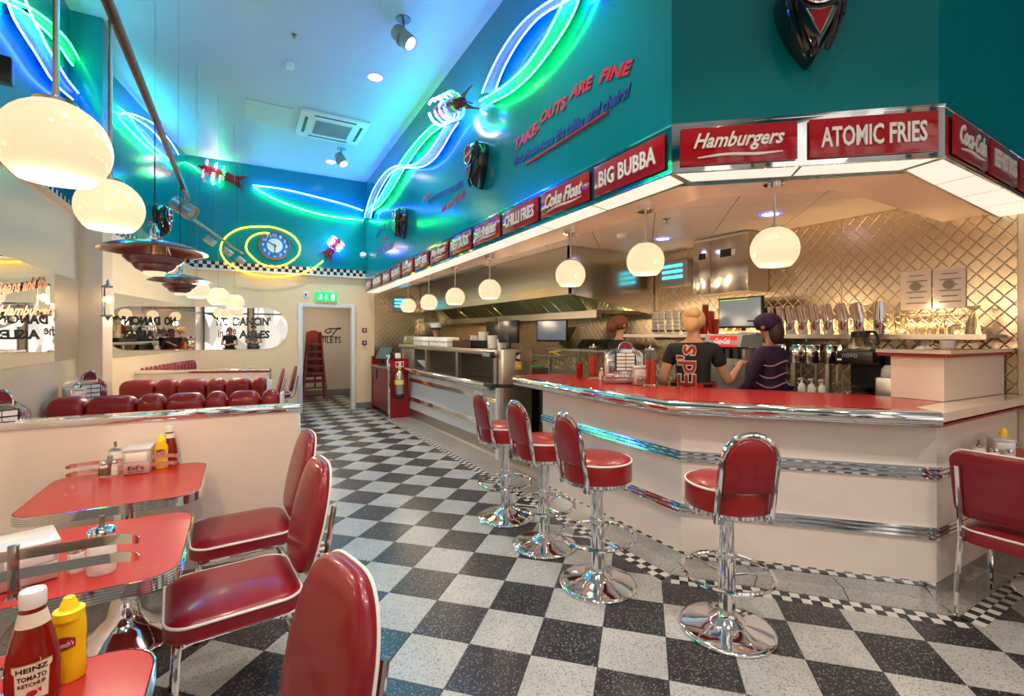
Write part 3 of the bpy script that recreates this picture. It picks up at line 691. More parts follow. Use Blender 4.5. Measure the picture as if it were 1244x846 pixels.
# ================================================================== DINER CHAIRS
def ring_at(poly, z, a): return [(x, y, z) for x, y in shrink(poly, a)]
def diner_chair(label, group):
    s = thing('diner_chair', label, 'chair', (0,0,0), 0, group)      # faces -x
    seat = rrect(.46, .45, .085, 6, -.07)
    mb = MB(); mb.rings([ring_at(seat,.395,.01), ring_at(seat,.40,.0), ring_at(seat,.448,.0), ring_at(seat,.457,.004), ring_at(seat,.468,.03), ring_at(seat,.476,.075), ring_at(seat,.480,.13)])
    mb.build('seat', vinyl_dark, s, angle=60)
    MB().tube([(x, y, .452) for x, y in inset(seat, -.001)], .0055, 6, True).build('seat_piping', piping, s)
    MB().tube([(x, y, .400) for x, y in inset(seat, -.001)], .0035, 6, True).build('lower_piping', vinyl_dark, s)
    # backrest: outline in (y, h), tapering towards the top
    out = []
    for k in range(48):
        a = 2*PI*k/48; c, sn = math.cos(a), math.sin(a); n_ = 3.8
        x = abs(c)**(2/n_)*math.copysign(1, c); y = abs(sn)**(2/n_)*math.copysign(1, sn)
        wd = .200*(1-.26*max(0, y)**1.5-.08*max(0, -y)); out.append((x*wd, y*.232))
    M = Matrix.Translation((.225, 0, .700)) @ Matrix.Rotation(math.radians(13), 4, 'Y') @ frame((0,0,0), (0,1,0), (0,0,1))
    def br(off, a): return [tuple(M @ Vector((x, y, off))) for x, y in shrink(out, a)]
    mb = MB(); mb.rings([br(-.040,.10), br(-.036,.05), br(-.028,.015), br(-.018,0), br(.012,0), br(.020,.012), br(.026,.05), br(.028,.10)]); mb.build('backrest', vinyl_dark, s, angle=60)
    for off in (.012,): MB().tube([tuple(M @ Vector((x, y, off))) for x, y in inset(out, -.002)], .0048, 6, True).build('back_piping', piping, s)
    for sy in (-1, 1):
        y = sy*.165
        pts = smooth_path([(.287, y*1.0, .76), (.260, y*1.02, .60), (.232, y*1.05, .46), (.205, y*1.05, .405), (.13, y*1.05, .378), (0, y*1.05, .376), (-.22, y*1.05, .376)], 5)
        MB().tube(pts, .0115, 8).build('side_frame', chrome, s)
        MB().tube(smooth_path([(-.21, y*1.05, .376), (-.245, y*1.05, .366), (-.26, y*1.07, .33), (-.275, y*1.15, .01)], 5), .0115, 8).build('leg', chrome, s)
        MB().tube(smooth_path([(.0, y*1.0, .372), (.06, y*1.0, .365), (.10, y*1.02, .33), (.235, y*1.12, .01)], 5), .0115, 8).build('leg', chrome, s)
    for fx in (-.22, .1): MB().tube([(fx,-.17,.376),(fx,.17,.376)], .009, 6).build('cross_rail', chrome, s)
    for fx, fy in ((-.275,-.19),(-.275,.19),(.235,-.185),(.235,.185)): MB().lathe([(.017,0),(.017,.02)], 8, Matrix.Translation((fx,fy,0))).build('rubber_foot', black_pl, s)
    return s
G1 = 'red diner chairs at the left tables'
c1 = diner_chair('red diner chair at the table against the low white wall', G1); c1.location = (.075, 2.96, 0); c1.rotation_euler = (0,0,.08)
dup(c1, (.045, 2.27, 0), .10, 'red diner chair with its glossy seat at the middle table')
dup(c1, (-.035, 1.165, 0), .24, 'nearest red diner chair, only its tall tapered backrest in view')
far_a = dup(c1, (.36, 8.72, 0), .0, 'far red diner chair beside the end of the second low wall'); far_a['group'] = 'far red diner chairs'
far_b = dup(c1, (.60, 9.30, 0), .0, 'far red diner chair next to the toilets door frame'); far_b['group'] = 'far red diner chairs'
# chair at the right with a wide backrest
rc = thing('wide_diner_chair', 'wide-backed red chair beside the right end of the bar', 'chair', (3.56, .80, 0), PI)   # faces +x
seat = rrect(.46, .44, .06, 5)
mb = MB(); mb.rings([ring_at(seat,.385,.01), ring_at(seat,.39,.0), ring_at(seat,.455,.0), ring_at(seat,.465,.006), ring_at(seat,.478,.04), ring_at(seat,.484,.10)]); mb.build('seat', vinyl_dark, rc, angle=60)
MB().tube([(x, y, .458) for x, y in inset(seat, -.001)], .0055, 6, True).build('seat_piping', piping, rc)
out = rrect(.50, .36, .06, 6)
M = Matrix.Translation((.235, 0, .70)) @ Matrix.Rotation(math.radians(9), 4, 'Y') @ frame((0,0,0), (0,1,0), (0,0,1))
def br2(off, a): return [tuple(M @ Vector((x*(1+.12*y), y, off))) for x, y in shrink(out, a)]
MB().rings([br2(-.030,.08), br2(-.025,.03), br2(-.015,0), br2(.015,0), br2(.02,.01), br2(.022,.06)]).build('backrest', vinyl_dark, rc, angle=60)
MB().tube([tuple(M @ Vector((x*(1+.12*y), y, -.012))) for x, y in inset(out, -.002)], .005, 6, True).build('back_piping', piping, rc)
for sy in (-1, 1):
    y = sy*.215
    MB().tube(smooth_path([(.292, y, .80), (.262, y, .60), (.245, y, .42)], 4), .0125, 8).build('back_post', chrome, rc)
    MB().tube([(.245, y, .42), (.245, y, .40), (.29, y*1.05, .01)], .0125, 8).build('leg', chrome, rc)
    MB().tube([(-.17, y, .38), (-.21, y*1.02, .01)], .0125, 8).build('leg', chrome, rc)
    MB().tube([(.245, y, .395), (-.17, y, .38)], .01, 8).build('side_rail', chrome, rc)
# ================================================================== TABLES
def table(label, x0, x1, y0, y1, z=.75, ped=None, group='red laminate tables on the left'):
    cx, cy = (x0+x1)/2, (y0+y1)/2; s = thing('diner_table', label, 'table', (cx, cy, 0), 0, group)
    out = rrect(x1-x0, y1-y0, .10, 6)
    MB().rings([ring_at(out, z-.042, .004), ring_at(out, z-.004, .004), ring_at(out, z, .006)]).build('tabletop', red_lam, s)
    mb = MB(); rs = []
    for k in range(5):
        zz = z-.042+k*.0086; rs += [ring_at(out, zz, .003), ring_at(out, zz+.001, .0), ring_at(out, zz+.0062, .0), ring_at(out, zz+.0072, .003)]
    mb.rings(rs, False, False); mb.build('ribbed_edge', chrome, s, angle=20)
    MB().lathe([(.23,0),(.235,.01),(.22,.03),(.12,.07),(.07,.13),(.052,.22),(.05,.24)], 32).build('pedestal_foot', chrome, s, angle=60)
    MB().lathe([(.043,.23),(.043,z-.045)], 24).build('column', chrome, s)
    MB().box(-.15,.15,-.15,.15, z-.05, z-.043).build('mounting_plate', steel_dark, s)
    return s
table('red table against the low white wall holding a napkin dispenser and mustard', -.82, -.165, 2.63, 3.30)
table('red table holding the sugar pourer and white napkin box', -.82, -.165, 1.79, 2.42)
table('nearest red table carrying the big ketchup and mustard bottles', -.82, -.165, .74, 1.43)
table('red table beyond the wide-backed chair at the right edge', 3.66, 4.40, .42, 1.11, .75, group='red table at the right')
table('far red table next to the toilets door with condiments', -.55, .02, 8.55, 9.2, .75, group='far red table')
# ================================================================== LOW WALLS AND BENCHES
def low_wall(label, a, b, h, th=.10):
    a = Vector(a); b = Vector(b); s = thing('booth_partition', label, 'low wall', ((a+b)/2).to_3d(), math.atan2((b-a).y, (b-a).x)); L = (b-a).length/2
    MB().box(-L, L, 0, th, .10, h-.035).build('panel', white_lam, s)
    MB().box(-L, L, .01, th-.01, 0, .10).build('plinth', steel, s)
    MB().box(-L-.0, L+.012, -.012, th+.012, h-.04, h).build('chrome_cap', chrome, s, bevel=.003)
    MB().box(L, L+.012, -.012, th+.012, .0, h-.042).build('chrome_end', chrome, s, bevel=.003)
    return s
low_wall('low white chrome-capped wall behind the left tables', (PXW+.01, 3.43), (.325, 3.36), 1.035)
low_wall('second low white wall, in front of the far booth', (-1.20, 7.50), (.315, 7.0), 1.035)
def bench(label, a, b, z1, widths, th=.16, seat=True):
    a = Vector(a); b = Vector(b); u = (b-a).normalized(); L = (b-a).length; s = thing('booth_bench', label, 'bench', a.to_3d(), math.atan2(u.y, u.x), 'red booth benches')
    tot = sum(widths); x = 0
    for w_ in widths:
        wd = w_/tot*L; out = rrect(wd-.004, th, min(.05, th*.35), 4, x+wd/2, th/2); mb = MB()
        rs = [ring_at(out, .42, 0), ring_at(out, z1-.10, 0)]
        n = len(out)
        for k in range(1, 6):
            t_ = k/5*PI/2; rr = ring_at(out, 0, .05*(1-math.cos(t_)))
            rs.append([(px_, py_, z1-.10+.07*math.sin(t_)+.03*math.sin(t_)*(1-((px_-x-wd/2)/(wd/2))**2)) for px_, py_, _ in rr])
        mb.rings(rs); mb.build('back_cushion', vinyl, s, angle=70); x += wd
    MB().box(0, L, -.42, 0, .36, .46).build('seat_cushion', vinyl, s, bevel=.03, seg=3)
    MB().box(0, L, -.38, th-.02, 0, .36).build('bench_base', white_lam, s)
    MB().box(L-.002, L+.02, -.0, th, .05, z1-.03).build('end_piping', piping, s, bevel=.008)
    return s
W_ = [2.2, 3.2, 1.9, 2.9, 1.7, 2.5, 1.6]
bench('nearer red cushioned bench, just above the first low wall', (-1.31, 4.92), (.30, 4.64), 1.0, [46,62,37,52,32,47,30], .17)
bench('red cushioned bench against the second low wall', (-1.17, 6.62), (.262, 6.16), .985, [43,27,36,24,33,22], .17)
b3 = bench('far red bench with narrow ribs along the angled left wall', (-1.08, 7.62), (-.62, 9.55), 1.06, [1]*14, .14); b3.rotation_euler.z += 0
# ================================================================== GLOBE PENDANTS
def globe(label, loc, ztop, rod=.007, mount='cap', cat='lamp', group='opal globe lamps above the bar'):
    PW = 7 if mount == 'cap' else 16
    s = thing('globe_pendant', label, 'pendant lamp', loc, 0, group); r = .125
    pr = []
    for k in range(19):
        a = -PI/2+PI*k/18
        if math.sin(a) < -.86: continue
        if math.sin(a) > .94: continue
        pr.append((r*math.cos(a), r*math.sin(a)))
    MB().lathe([(.001, pr[0][1]), (pr[0][0]*.6, pr[0][1])]+pr, 32).build('globe', globe_m, s, angle=70)
    MB().lathe([(.05, r*.92), (.05, r*.99), (.015, r*1.02), (.012, r*1.12)], 20).build('fitter', steel, s)
    MB().tube([(0,0,r*1.05), (0,0,ztop-loc[2])], rod, 8).build('rod', steel, s)
    l = bpy.data.lights.new('globe_lamp', 'POINT'); l.energy = E_GLOBE*PW; l.color = (1., .72, .45); l.shadow_soft_size = .06; lo = bpy.data.objects.new('globe_lamp', l); C.objects.link(lo); lo.parent = s; lo.location = (0, 0, -.19)
    if mount == 'cap': MB().lathe([(.055, ztop-loc[2]-.035), (.06, ztop-loc[2]-.03), (.06, ztop-loc[2]-.001)], 20).build('ceiling_cap', chrome, s)
    return s
gl = [(784, 317, 'right of the middle, over the angle of the bar'), (693, 334, 'over the long side of the bar'), (595, 353, 'over the steel post'), (553, 361.5, 'over the near half of the kitchen counter'), (521, 368, 'over the middle of the kitchen counter'), (496, 372, 'farthest of the row, before the blue insect lamp')]
for x, y, lb in gl:
    p = onX(x, y, 2.40); globe('opal globe lamp '+lb, (p.x, p.y, p.z), ZS if p.x < 2.55 else ZS)
p = at_depth(941, 303, 2.66); globe('opal globe lamp nearest the counter, before the quilted wall', tuple(p), ZS)
GB = 'opal globe lamps above the booths'
p1 = at_depth(68, 178, 1.33); p2 = at_depth(134, 253, 2.1)
globe('biggest opal globe lamp at upper left on a steel rod', tuple(p1), 2.88, .008, 'none', group='opal globe lamps above the left tables')
globe('second big opal globe lamp, right below the biggest one', tuple(p2), 2.88, .008, 'none', group='opal globe lamps above the left tables')
for x, y, d, lb in ((239, 352, 5.35, 'left and partly hidden by the saucer lamp'), (265, 361, 6.0, 'middle one'), (285, 367.5, 6.9, 'right and smallest')):
    p = at_depth(x, y, d); s = globe('booth globe lamp on a thin cord, %s' % lb, tuple(p), ZC, .0018, 'none', group=GB)
    for ch in s.children:
        if ch.name.startswith('rod'): ch.data.materials[0] = steel_dark
# saucer pendants
def saucer(label, loc):
    s = thing('saucer_pendant', label, 'pendant lamp', loc, 0, 'layered saucer pendant lamps')
    met = mat('saucer_metal', (.30, .17, .17), .22, .85)
    MB().lathe([(.06,.045),(.12,.035),(.20,.012),(.25,-.012),(.252,-.016),(.245,-.016),(.19,.002),(.12,.022),(.06,.03)], 48, caps=False).build('top_shade', met, s, angle=60)
    MB().lathe([(.135,-.045),(.142,-.05),(.12,-.075),(.085,-.095),(.08,-.095),(.115,-.07),(.13,-.05)], 40, caps=False).build('middle_shade', met, s, angle=60)
    MB().lathe([(.095,-.085),(.10,-.09),(.085,-.112),(.06,-.125),(.056,-.122),(.08,-.10)], 40, caps=False).build('lower_shade', met, s, angle=60)
    MB().lathe([(.05,-.07),(.052,-.13),(.045,-.145),(.001,-.148)], 24).build('lamp_glass', globe_m, s, angle=60)
    MB().lathe([(.055,.02),(.055,-.07)], 20, caps=False).build('inner_reflector', mat('warm_reflector', (.8,.5,.3), .2, .9), s)
    MB().lathe([(.035,.035),(.035,.06),(.022,.07),(.022,.10),(.012,.12),(.012,.14)], 16).build('cap', chrome, s)
    for k in range(3):
        a = 2*PI*k/3+.4; MB().tube([(.06*math.cos(a), .06*math.sin(a), .03), (.075*math.cos(a), .075*math.sin(a), -.03), (.11*math.cos(a), .11*math.sin(a), -.055)], .004, 5).build('arm', steel, s)
    MB().tube([(0,0,.13), (0,0,(2.872-loc[2])/1.0)], .004, 6).build('cord', black_pl, s)
    return s
p = at_depth(188, 303, 3.08); sc_ = saucer('nearer brown metal saucer pendant left of the yellow neon', tuple(p))
for ch in sc_.children:
    if not ch.name.startswith('cord'): ch.scale = (1.18,)*3
p = at_depth(219, 340, 4.47); saucer('farther small saucer pendant before the booth globes', tuple(p))
# ================================================================== TRACKS AND SPOTLIGHTS
rl = thing('lighting_track', 'long bronze lighting track running over the left tables', 'track', (0,0,0))
a, b = atz(130, 0, 2.89), atz(228, 240, 2.89); a0 = a+(a-b)*.55
mb = MB(); d_ = (b-a0).normalized(); n_ = Vector((d_.y, -d_.x, 0))
MB().prism([tuple((a0+n_*.018)[:2]), tuple((b+n_*.018)[:2]), tuple((b-n_*.018)[:2]), tuple((a0-n_*.018)[:2])], 2.875, 2.905).build('rail', mat('track_bronze', (.18,.12,.11), .35, .5), rl)
MB().prism([tuple((a0+n_*.006)[:2]), tuple((b+n_*.006)[:2]), tuple((b-n_*.006)[:2]), tuple((a0-n_*.006)[:2])], 2.872, 2.876).build('groove', black_pl, rl)
for q in (.1, .35, .6, .85):
    c = a0.lerp(b, q); MB().tube([(c.x, c.y, 2.905), (c.x, c.y, ZC)], .0014, 4).build('suspension_wire', steel, rl)
rl2 = thing('lighting_track', 'short lighting track left of the yellow neon spiral', 'track', (0,0,0))
a2, b2 = atz(210, 249, 2.9), atz(294, 308, 2.9); d_ = (b2-a2).normalized(); n_ = Vector((d_.y, -d_.x, 0))
MB().prism([tuple((a2+n_*.018)[:2]), tuple((b2+n_*.018)[:2]), tuple((b2-n_*.018)[:2]), tuple((a2-n_*.018)[:2])], 2.885, 2.91).build('rail', steel_dark, rl2)
for q in (.05, .5, .95):
    c = a2.lerp(b2, q); MB().tube([(c.x, c.y, 2.91), (c.x, c.y, ZC)], .0016, 4).build('suspension_wire', steel_dark, rl2)
def spotlamp(label, top, aim, s_=1., lit=False, group='track spotlights', drop=.09):
    s = thing('spotlight', label, 'spotlight', tuple(top), 0, group); body = mat('spotlight_grey', (.42,.38,.36), .35, .4)
    MB().lathe([(.045*s_,-.012),(.048*s_,0)] if lit else [(.015*s_,-.02),(.018*s_,0)], 16).build('mount', steel_dark, s)
    MB().tube([(0,0,-.005),(0,0,-drop*s_)], .008*s_, 6).build('stem', steel_dark, s)
    dr = (Vector(aim)-Vector(top)).normalized(); up = dr.orthogonal(); M = Matrix.Translation((0,0,-(drop+.03)*s_)) @ frame((0,0,0), up, dr.cross(up))
    MB().lathe([(.045*s_,-.07*s_),(.05*s_,-.06*s_),(.05*s_,.07*s_),(.042*s_,.07*s_),(.038*s_,.055*s_)], 20, M).build('lamp_head', body, s)
    MB().lathe([(.001,.056*s_),(.040*s_,.056*s_)], 16, M, False).build('lens', lens_m if lit else mat('dim_lens', (.6,.58,.5), .2), s)
    MB().tube(smooth_path([tuple(M @ Vector((.055*s_*math.cos(t_), .055*s_*math.sin(t_), 0))) for t_ in [PI*k/6 for k in range(7)]], 2), .006*s_, 5).build('yoke', steel_dark, s)
    return s
c = a0.lerp(b, .93); spotlamp('biggest grey spotlight at the end of the long track', (c.x, c.y, 2.872), (c.x+2.2, c.y-1.0, 1.2), 1.45)
for f_, lb in ((.42, 'nearest'), (.7, 'middle'), (.97, 'last')): c = a2.lerp(b2, f_); spotlamp('%s small grey spotlight on the short track' % lb, (c.x, c.y, 2.885), (c.x+1.5, c.y+.5, 1.8), 1.0)
spotlamp('lit cylinder spotlight on the ceiling near the teal wall', (1.37, 4.52, ZC), (2.9, 3.2, 2.6), 1.5, True, 'ceiling spotlights')
spotlamp('farther lit spotlight on the ceiling before the far wall', (1.44, 8.2, ZC), (2.2, 7.0, 2.6), 1.5, True, 'ceiling spotlights')
wd_ = thing('wall_speaker', 'dark box speaker at the upper left edge of the picture', 'speaker', tuple(onX(2, 85, -1.3)), .2)
MB().box(-.05,.05,-.06,.06,-.075,.075).build('case', black_pl, wd_, bevel=.01)
# thin wires dropping from the ceiling
for x, y in ((176, 60), (198, 60), (214, 60)):
    pass
# downlights and ceiling fittings
def downlight(label, x, y, z, r=.09, group='recessed downlights'):
    s = thing('downlight', label, 'downlight', (x, y, z), 0, group)
    MB().lathe([(r*.72,-.004),(r*.9,-.010),(r,-.006),(r,.0)], 28, caps=False).build('blue_rim', down_b, s); MB().lathe([(.001,-.003),(r*.75,-.003)], 28, caps=False).build('diffuser', down_m, s); return s
downlight('recessed round downlight in the tall ceiling left of the neon rocket', 1.391, 5.713, ZC-.001, .11); downlight('recessed round downlight in the tall ceiling before the far wall', 1.39, 8.9, ZC-.001, .11)
for (x, y), lb in (((936, 260), 'right behind the nearest globe lamp'), ((805, 290), 'left of the steel wall cupboard')):
    p = atz(x, y, ZT); downlight('blue rimmed downlight in the counter ceiling, '+lb, p.x, p.y, ZT-.001, .09, 'counter downlights')
ac = thing('air_conditioner', 'square white ceiling air conditioner with dark grille', 'air conditioner', (1.17, 7.42, ZC))
MB().box(-.46,.46,-.46,.46,-.035,0).build('panel', white_pl, ac, bevel=.012)
MB().box(-.27,.27,-.27,.27,-.045,-.034).build('grille_frame', white_pl, ac, bevel=.006)
for k in range(13): MB().box(-.24,.24,-.24+k*.037,-.225+k*.037,-.05,-.044).build('grille_slat', grey_pl, ac)
MB().box(-.245,.245,-.245,.245,-.0455,-.0445).build('grille_back', mat('grille_dark', (.10,.12,.12), .5), ac)
for sx, sy in ((1,0),(-1,0),(0,1),(0,-1)):
    MB().box(sx*.37-(.02 if sx else .28), sx*.37+(.02 if sx else .28), sy*.37-(.02 if sy else .28), sy*.37+(.02 if sy else .28), -.038, -.034).build('air_slot', black_pl, ac)
sd = thing('smoke_detector', 'small round smoke detector on the tall ceiling', 'smoke detector', (.484, 5.913, ZC)); MB().lathe([(.02,-.05),(.045,-.045),(.05,-.02),(.055,0)], 20).build('detector', white_pl, sd)
sd = thing('sprinkler_head', 'tiny sprinkler head at the top of the tall ceiling', 'sprinkler', (.472, 5.308, ZC)); MB().lathe([(.02,-.03),(.006,-.028),(.006,-.01),(.03,0)], 12).build('sprinkler', steel_dark, sd)
p = atz(755, 285, ZT); sd = thing('smoke_detector', 'small round smoke detector in the counter ceiling', 'smoke detector', (p.x, p.y, ZT)); MB().lathe([(.02,-.045),(.045,-.04),(.05,-.02),(.055,0)], 20).build('detector', white_pl, sd)
p = atz(810, 266, ZT); sd = thing('sprinkler_head', 'tiny sprinkler head in the counter ceiling', 'sprinkler', (p.x, p.y, ZT)); MB().lathe([(.025,-.04),(.006,-.038),(.006,-.01),(.035,0)], 12).build('sprinkler', steel, sd)
# ================================================================== MENU SIGNS
def fsign(text_, x0, x1, a, b, label, script=False, z0=2.348, z1=2.562, swash=False, bold=.02):
    A = onP(x0, 300, a, b); B = onP(x1, 300, a, b); A.z = B.z = 0
    u = (B-A).normalized(); n = Vector((u.y, -u.x, 0)); L = (B-A).length; c = (A+B)/2+n*.006
    s = thing('menu_sign', label, 'sign', (c.x, c.y, (z0+z1)/2), 0, 'red menu signs on the fascia')
    h = (z1-z0)/2-.012; M = frame((0,0,0), u, UP)
    mb = MB(); k = mb.mark(); mb.box(-L/2+.01, L/2-.01, -h, h, 0, .012); mb.xf(k, M); mb.build('sign_panel', sign_red, s, bevel=.003)
    mb = MB(); M2 = frame(n*.014, u, UP)
    if script: text(mb, text_, frame(n*.014+UP*.012, u, UP), (L-.02)*.78, h*1.05, .45, bold, .006)
    else: text(mb, text_, M2, (L-.02)*.82, h*1.05, 0, bold, .006)
    mb.build('lettering', text_wht, s)
    if script:
        pts = [M2 @ Vector((-L*.34, -h*.66, .003)), M2 @ Vector((-L*.1, -h*.55, .003)), M2 @ Vector((L*.15, -h*.62, .003)), M2 @ Vector((L*.36, -h*.56, .003))]
        MB().tube(smooth_path([tuple(q) for q in pts], 5), [.002+.006*math.sin(PI*(k+1)/17.) for k in range(16)], 6).build('underline_swash', text_wht, s)
    return s
S1 = [("Ed's", 445, 452.5, 1), ('BURGERS', 453.5, 464.5, 0), ('Shakes', 465.5, 475, 1), ('KIDS MENU', 476, 488, 0), ('Hot Dogs', 489, 503.5, 1), ('ROOT BEER', 505, 522.5, 0), ('Mega Burgers', 524, 546, 1), ('FRESH SALADS', 547.5, 574.5, 0), ("Ed's Breakfast", 576.5, 610, 1), ('CHILLI FRIES', 612, 656.5, 0), ('Coke Float', 659, 719.5, 1), ('BIG BUBBA', 723.5, 811, 0)]
for t_, x0, x1, sc in S1: fsign(t_, x0, x1, FA, FB, 'small red menu sign lettered %s' % t_.replace('Coke Float', 'for the float, beside BIG BUBBA'), bool(sc))
fsign('Hamburgers', 824, 970, FB, FC, 'red menu sign with white script Hamburgers', True); fsign('ATOMIC FRIES', 979, 1140, FB, FC, 'red menu sign reading ATOMIC FRIES')
fsign('Coca-Cola', 1153.5, 1195.5, FC, FD, 'red cola script sign right of the fascia corner', True); fsign('BEEF HOT DOGS', 1198, 1231.5, FC, FD, 'red menu sign reading BEEF HOT DOGS'); fsign('Mega Burgers', 1234, 1262, FC, FD, 'red menu sign cut by the right edge of the picture', True)
# ================================================================== WALL LETTERING on the teal counter wall
UW = (Vector(WB)-Vector(WA)).normalized(); UW3 = Vector((UW.x, UW.y, 0)); NW = Vector((UW.y, -UW.x, 0))
def words(name, m_, parent, *specs):
    for sp in specs:
        mb = MB(); wall_text(mb, *sp[0], **sp[1]); mb.build(name, m_, parent)
def wall_text(mb, s, xl, yl, xr, yr, hpx, shear=0, bold=.01, a=WA, b=WB, arc=0., off=.004):
    P = onP(xl, yl, a, b); Q = onP(xr, yr, a, b); u = (Q-P).normalized(); n = Vector((b[1]-a[1], -(b[0]-a[0]), 0)).normalized(); 
    hm = hpx*depth_of(*((P+Q)/2)[:2])/F_PX; vv = n.cross(u); c = (P+Q)/2+n*off+vv*(hm/2)
    text(mb, s, frame(c, u, vv), (Q-P).length, hm, shear, bold, .003, arc); return mb
wt = thing('take_out_lettering', 'red and blue TAKE-OUTS ARE FINE lettering on the teal wall', 'lettering', (0,0,0))
mb = MB(); wall_text(mb, 'TAKE-', 626, 184, 657, 159, 14, .25, .045); mb.build('word', text_red, wt)
mb = MB(); wall_text(mb, 'OUTS', 657, 151.5, 689.5, 130.5, 14.5, .25, .045); mb.build('word', text_red, wt)
mb = MB(); wall_text(mb, 'ARE', 692, 122, 721, 106.5, 15, .25, .045); mb.build('word', text_red, wt)
mb = MB(); wall_text(mb, 'FINE', 728, 102, 767.5, 90, 16, .25, .045); mb.build('word', text_red, wt)
mb = MB(); wall_text(mb, 'But please leave', 625, 204, 673, 177, 13, .4, .03); mb.build('word', text_blue, wt)
mb = MB(); wall_text(mb, 'the tables', 676, 172, 710, 153, 14, .4, .03); mb.build('word', text_blue, wt)
mb = MB(); wall_text(mb, 'and chairs!', 713, 150, 767, 116, 16, .4, .03); mb.build('word', text_blue, wt)
P = onP(640, 200, WA, WB)+NW*.006; Q = onP(740, 136, WA, WB)+NW*.006; MB().tube([tuple(P), tuple(Q)], .010, 6).build('red_underline', text_red, wt)
wt = thing('meal_lettering', 'small blue and red ENJOYED YOUR MEAL lettering on the teal wall', 'lettering', (0,0,0))
mb = MB(); wall_text(mb, 'WE HOPE YOU ENJOYED', 520, 250, 540.5, 239, 8, 0, .02); mb.build('word', text_blue, wt)
mb = MB(); wall_text(mb, 'YOUR MEAL', 542, 238, 563.5, 227, 8, 0, .02); mb.build('word', text_blue, wt)
mb = MB(); wall_text(mb, 'Just', 514, 246, 523, 239, 7, .4, .01); mb.build('word', text_red, wt)
mb = MB(); wall_text(mb, 'ask our Chef!', 536, 259, 565, 240, 9, .4, .01); mb.build('word', text_red, wt)
wt = thing('dance_lettering', 'small arched lettering on the teal wall near the corner', 'lettering', (0,0,0))
mb = MB(); wall_text(mb, "WE DON'T DANCE", 457, 292, 480, 280, 8, 0, .02, arc=.12); mb.build('word', text_blue, wt)
mb = MB(); wall_text(mb, 'FOR FOOD', 458.5, 312, 478, 302, 9, 0, .02); mb.build('word', text_blue, wt)
mb = MB(); wall_text(mb, 'Go', 465, 295, 469.5, 292, 7, .2, .01); mb.build('word', text_red, wt)
# ================================================================== WALL SPEAKERS (jukebox style)
def juke_speaker(label, c, n, h=.50, w_=.32, parent=None):
    n = Vector(n).normalized(); u = UP.cross(n).normalized()*1; u = -u if False else u
    s = thing('jukebox_speaker', label, 'speaker', tuple(c), 0, 'black teardrop jukebox speakers')
    M = frame((0,0,0), u, UP)
    # outline pointing down
    def outl(k, N=40):
        pts = []
        for i in range(N):
            a = 2*PI*i/N; x = math.sin(a); y = math.cos(a)
            if y > 0: px_ = x*w_/2; py_ = h*.22+y*h*.28*(1.0)
            else: px_ = x*w_/2*(1-(-y)**2.2*.62); py_ = h*.22+y*h*.72
            pts.append((px_*k, h*.22+(py_-h*.22)*k))
        return pts
    mb = MB(); rs = []
    for k, z in ((1,0),(1,.05),(.97,.09),(.88,.13),(.72,.155),(.5,.165)): rs.append([tuple(M @ Vector((x, y, z*(1 if True else 0)))) for x, y in outl(k)])
    mb.rings(rs); mb.build('housing', black_gl, s, angle=50)
    for sx in (-1, 1):
        for q in (.80, .62):
            pts = []
            for i in range(9):
                f_ = i/8; yy = h*(.42-.85*f_); ww = q*w_/2*(1-max(0, (f_-.3)/.7)**2*.6); pts.append(tuple(M @ Vector((sx*ww, yy, .118+.03*(1-q)+.02*math.sin(PI*f_)))))
            MB().tube(smooth_path(pts, 3), .011, 6).build('rib', black_gl, s)
    ov = [(w_*.27*math.cos(a), h*.20+h*.19*math.sin(a)) for a in [2*PI*k/32 for k in range(32)]]
    MB().rings([[tuple(M @ Vector((x, y, .155))) for x, y in ov], [tuple(M @ Vector((x, y, .178))) for x, y in ov]]).build('oval_badge', mat('badge_red', (.40,.01,.015), .25), s)
    MB().tube([tuple(M @ Vector((x*1.04, h*.2+(y-h*.2)*1.04, .178))) for x, y in ov], .007, 6, True).build('oval_rim', chrome, s)
    mb = MB(); text(mb, 'Seeburg', M @ Matrix.Translation((0, h*.2, .179)) @ Matrix.Rotation(.18, 4, 'Z'), w_*.46, h*.09, .5, .0, .003); mb.build('badge_lettering', text_wht, s)
    tr = [(-w_*.17, -h*.06), (w_*.17, -h*.06), (0, -h*.30)]
    MB().rings([[tuple(M @ Vector((x, y, .15))) for x, y in tr], [tuple(M @ Vector((x, y, .172))) for x, y in tr]]).build('triangle_badge', MATS['badge_red'], s)
    tr2 = [(-w_*.19, -h*.045), (0, -h*.06), (w_*.19, -h*.045), (w_*.1, -h*.18), (0, -h*.33), (-w_*.1, -h*.18)]
    MB().tube([tuple(M @ Vector((x, y, .172))) for x, y in tr2], .006, 6, True).build('triangle_rim', chrome, s)
    return s
NC = Vector((WC[1]-WB[1], -(WC[0]-WB[0]), 0)).normalized()
juke_speaker('large black jukebox speaker high on the angled teal wall', onP(979, 31, WB, WC), NC, .47, .31)
p = onX(588, 203, 2.11); juke_speaker('black jukebox speaker on the long teal wall, left of the take-outs lettering', p, NW, .46, .30)
p = onX(493, 272, 2.15); juke_speaker('farthest black jukebox speaker on the long teal wall', p, NW, .46, .30)
RN = Vector((RB[1]-6.33, -(RB[0]+1.47), 0)).normalized()
juke_speaker('black jukebox speaker on the left wall above the saucer lamps', onP(190, 268, (-1.47, 6.33), RB), RN, .46, .30)
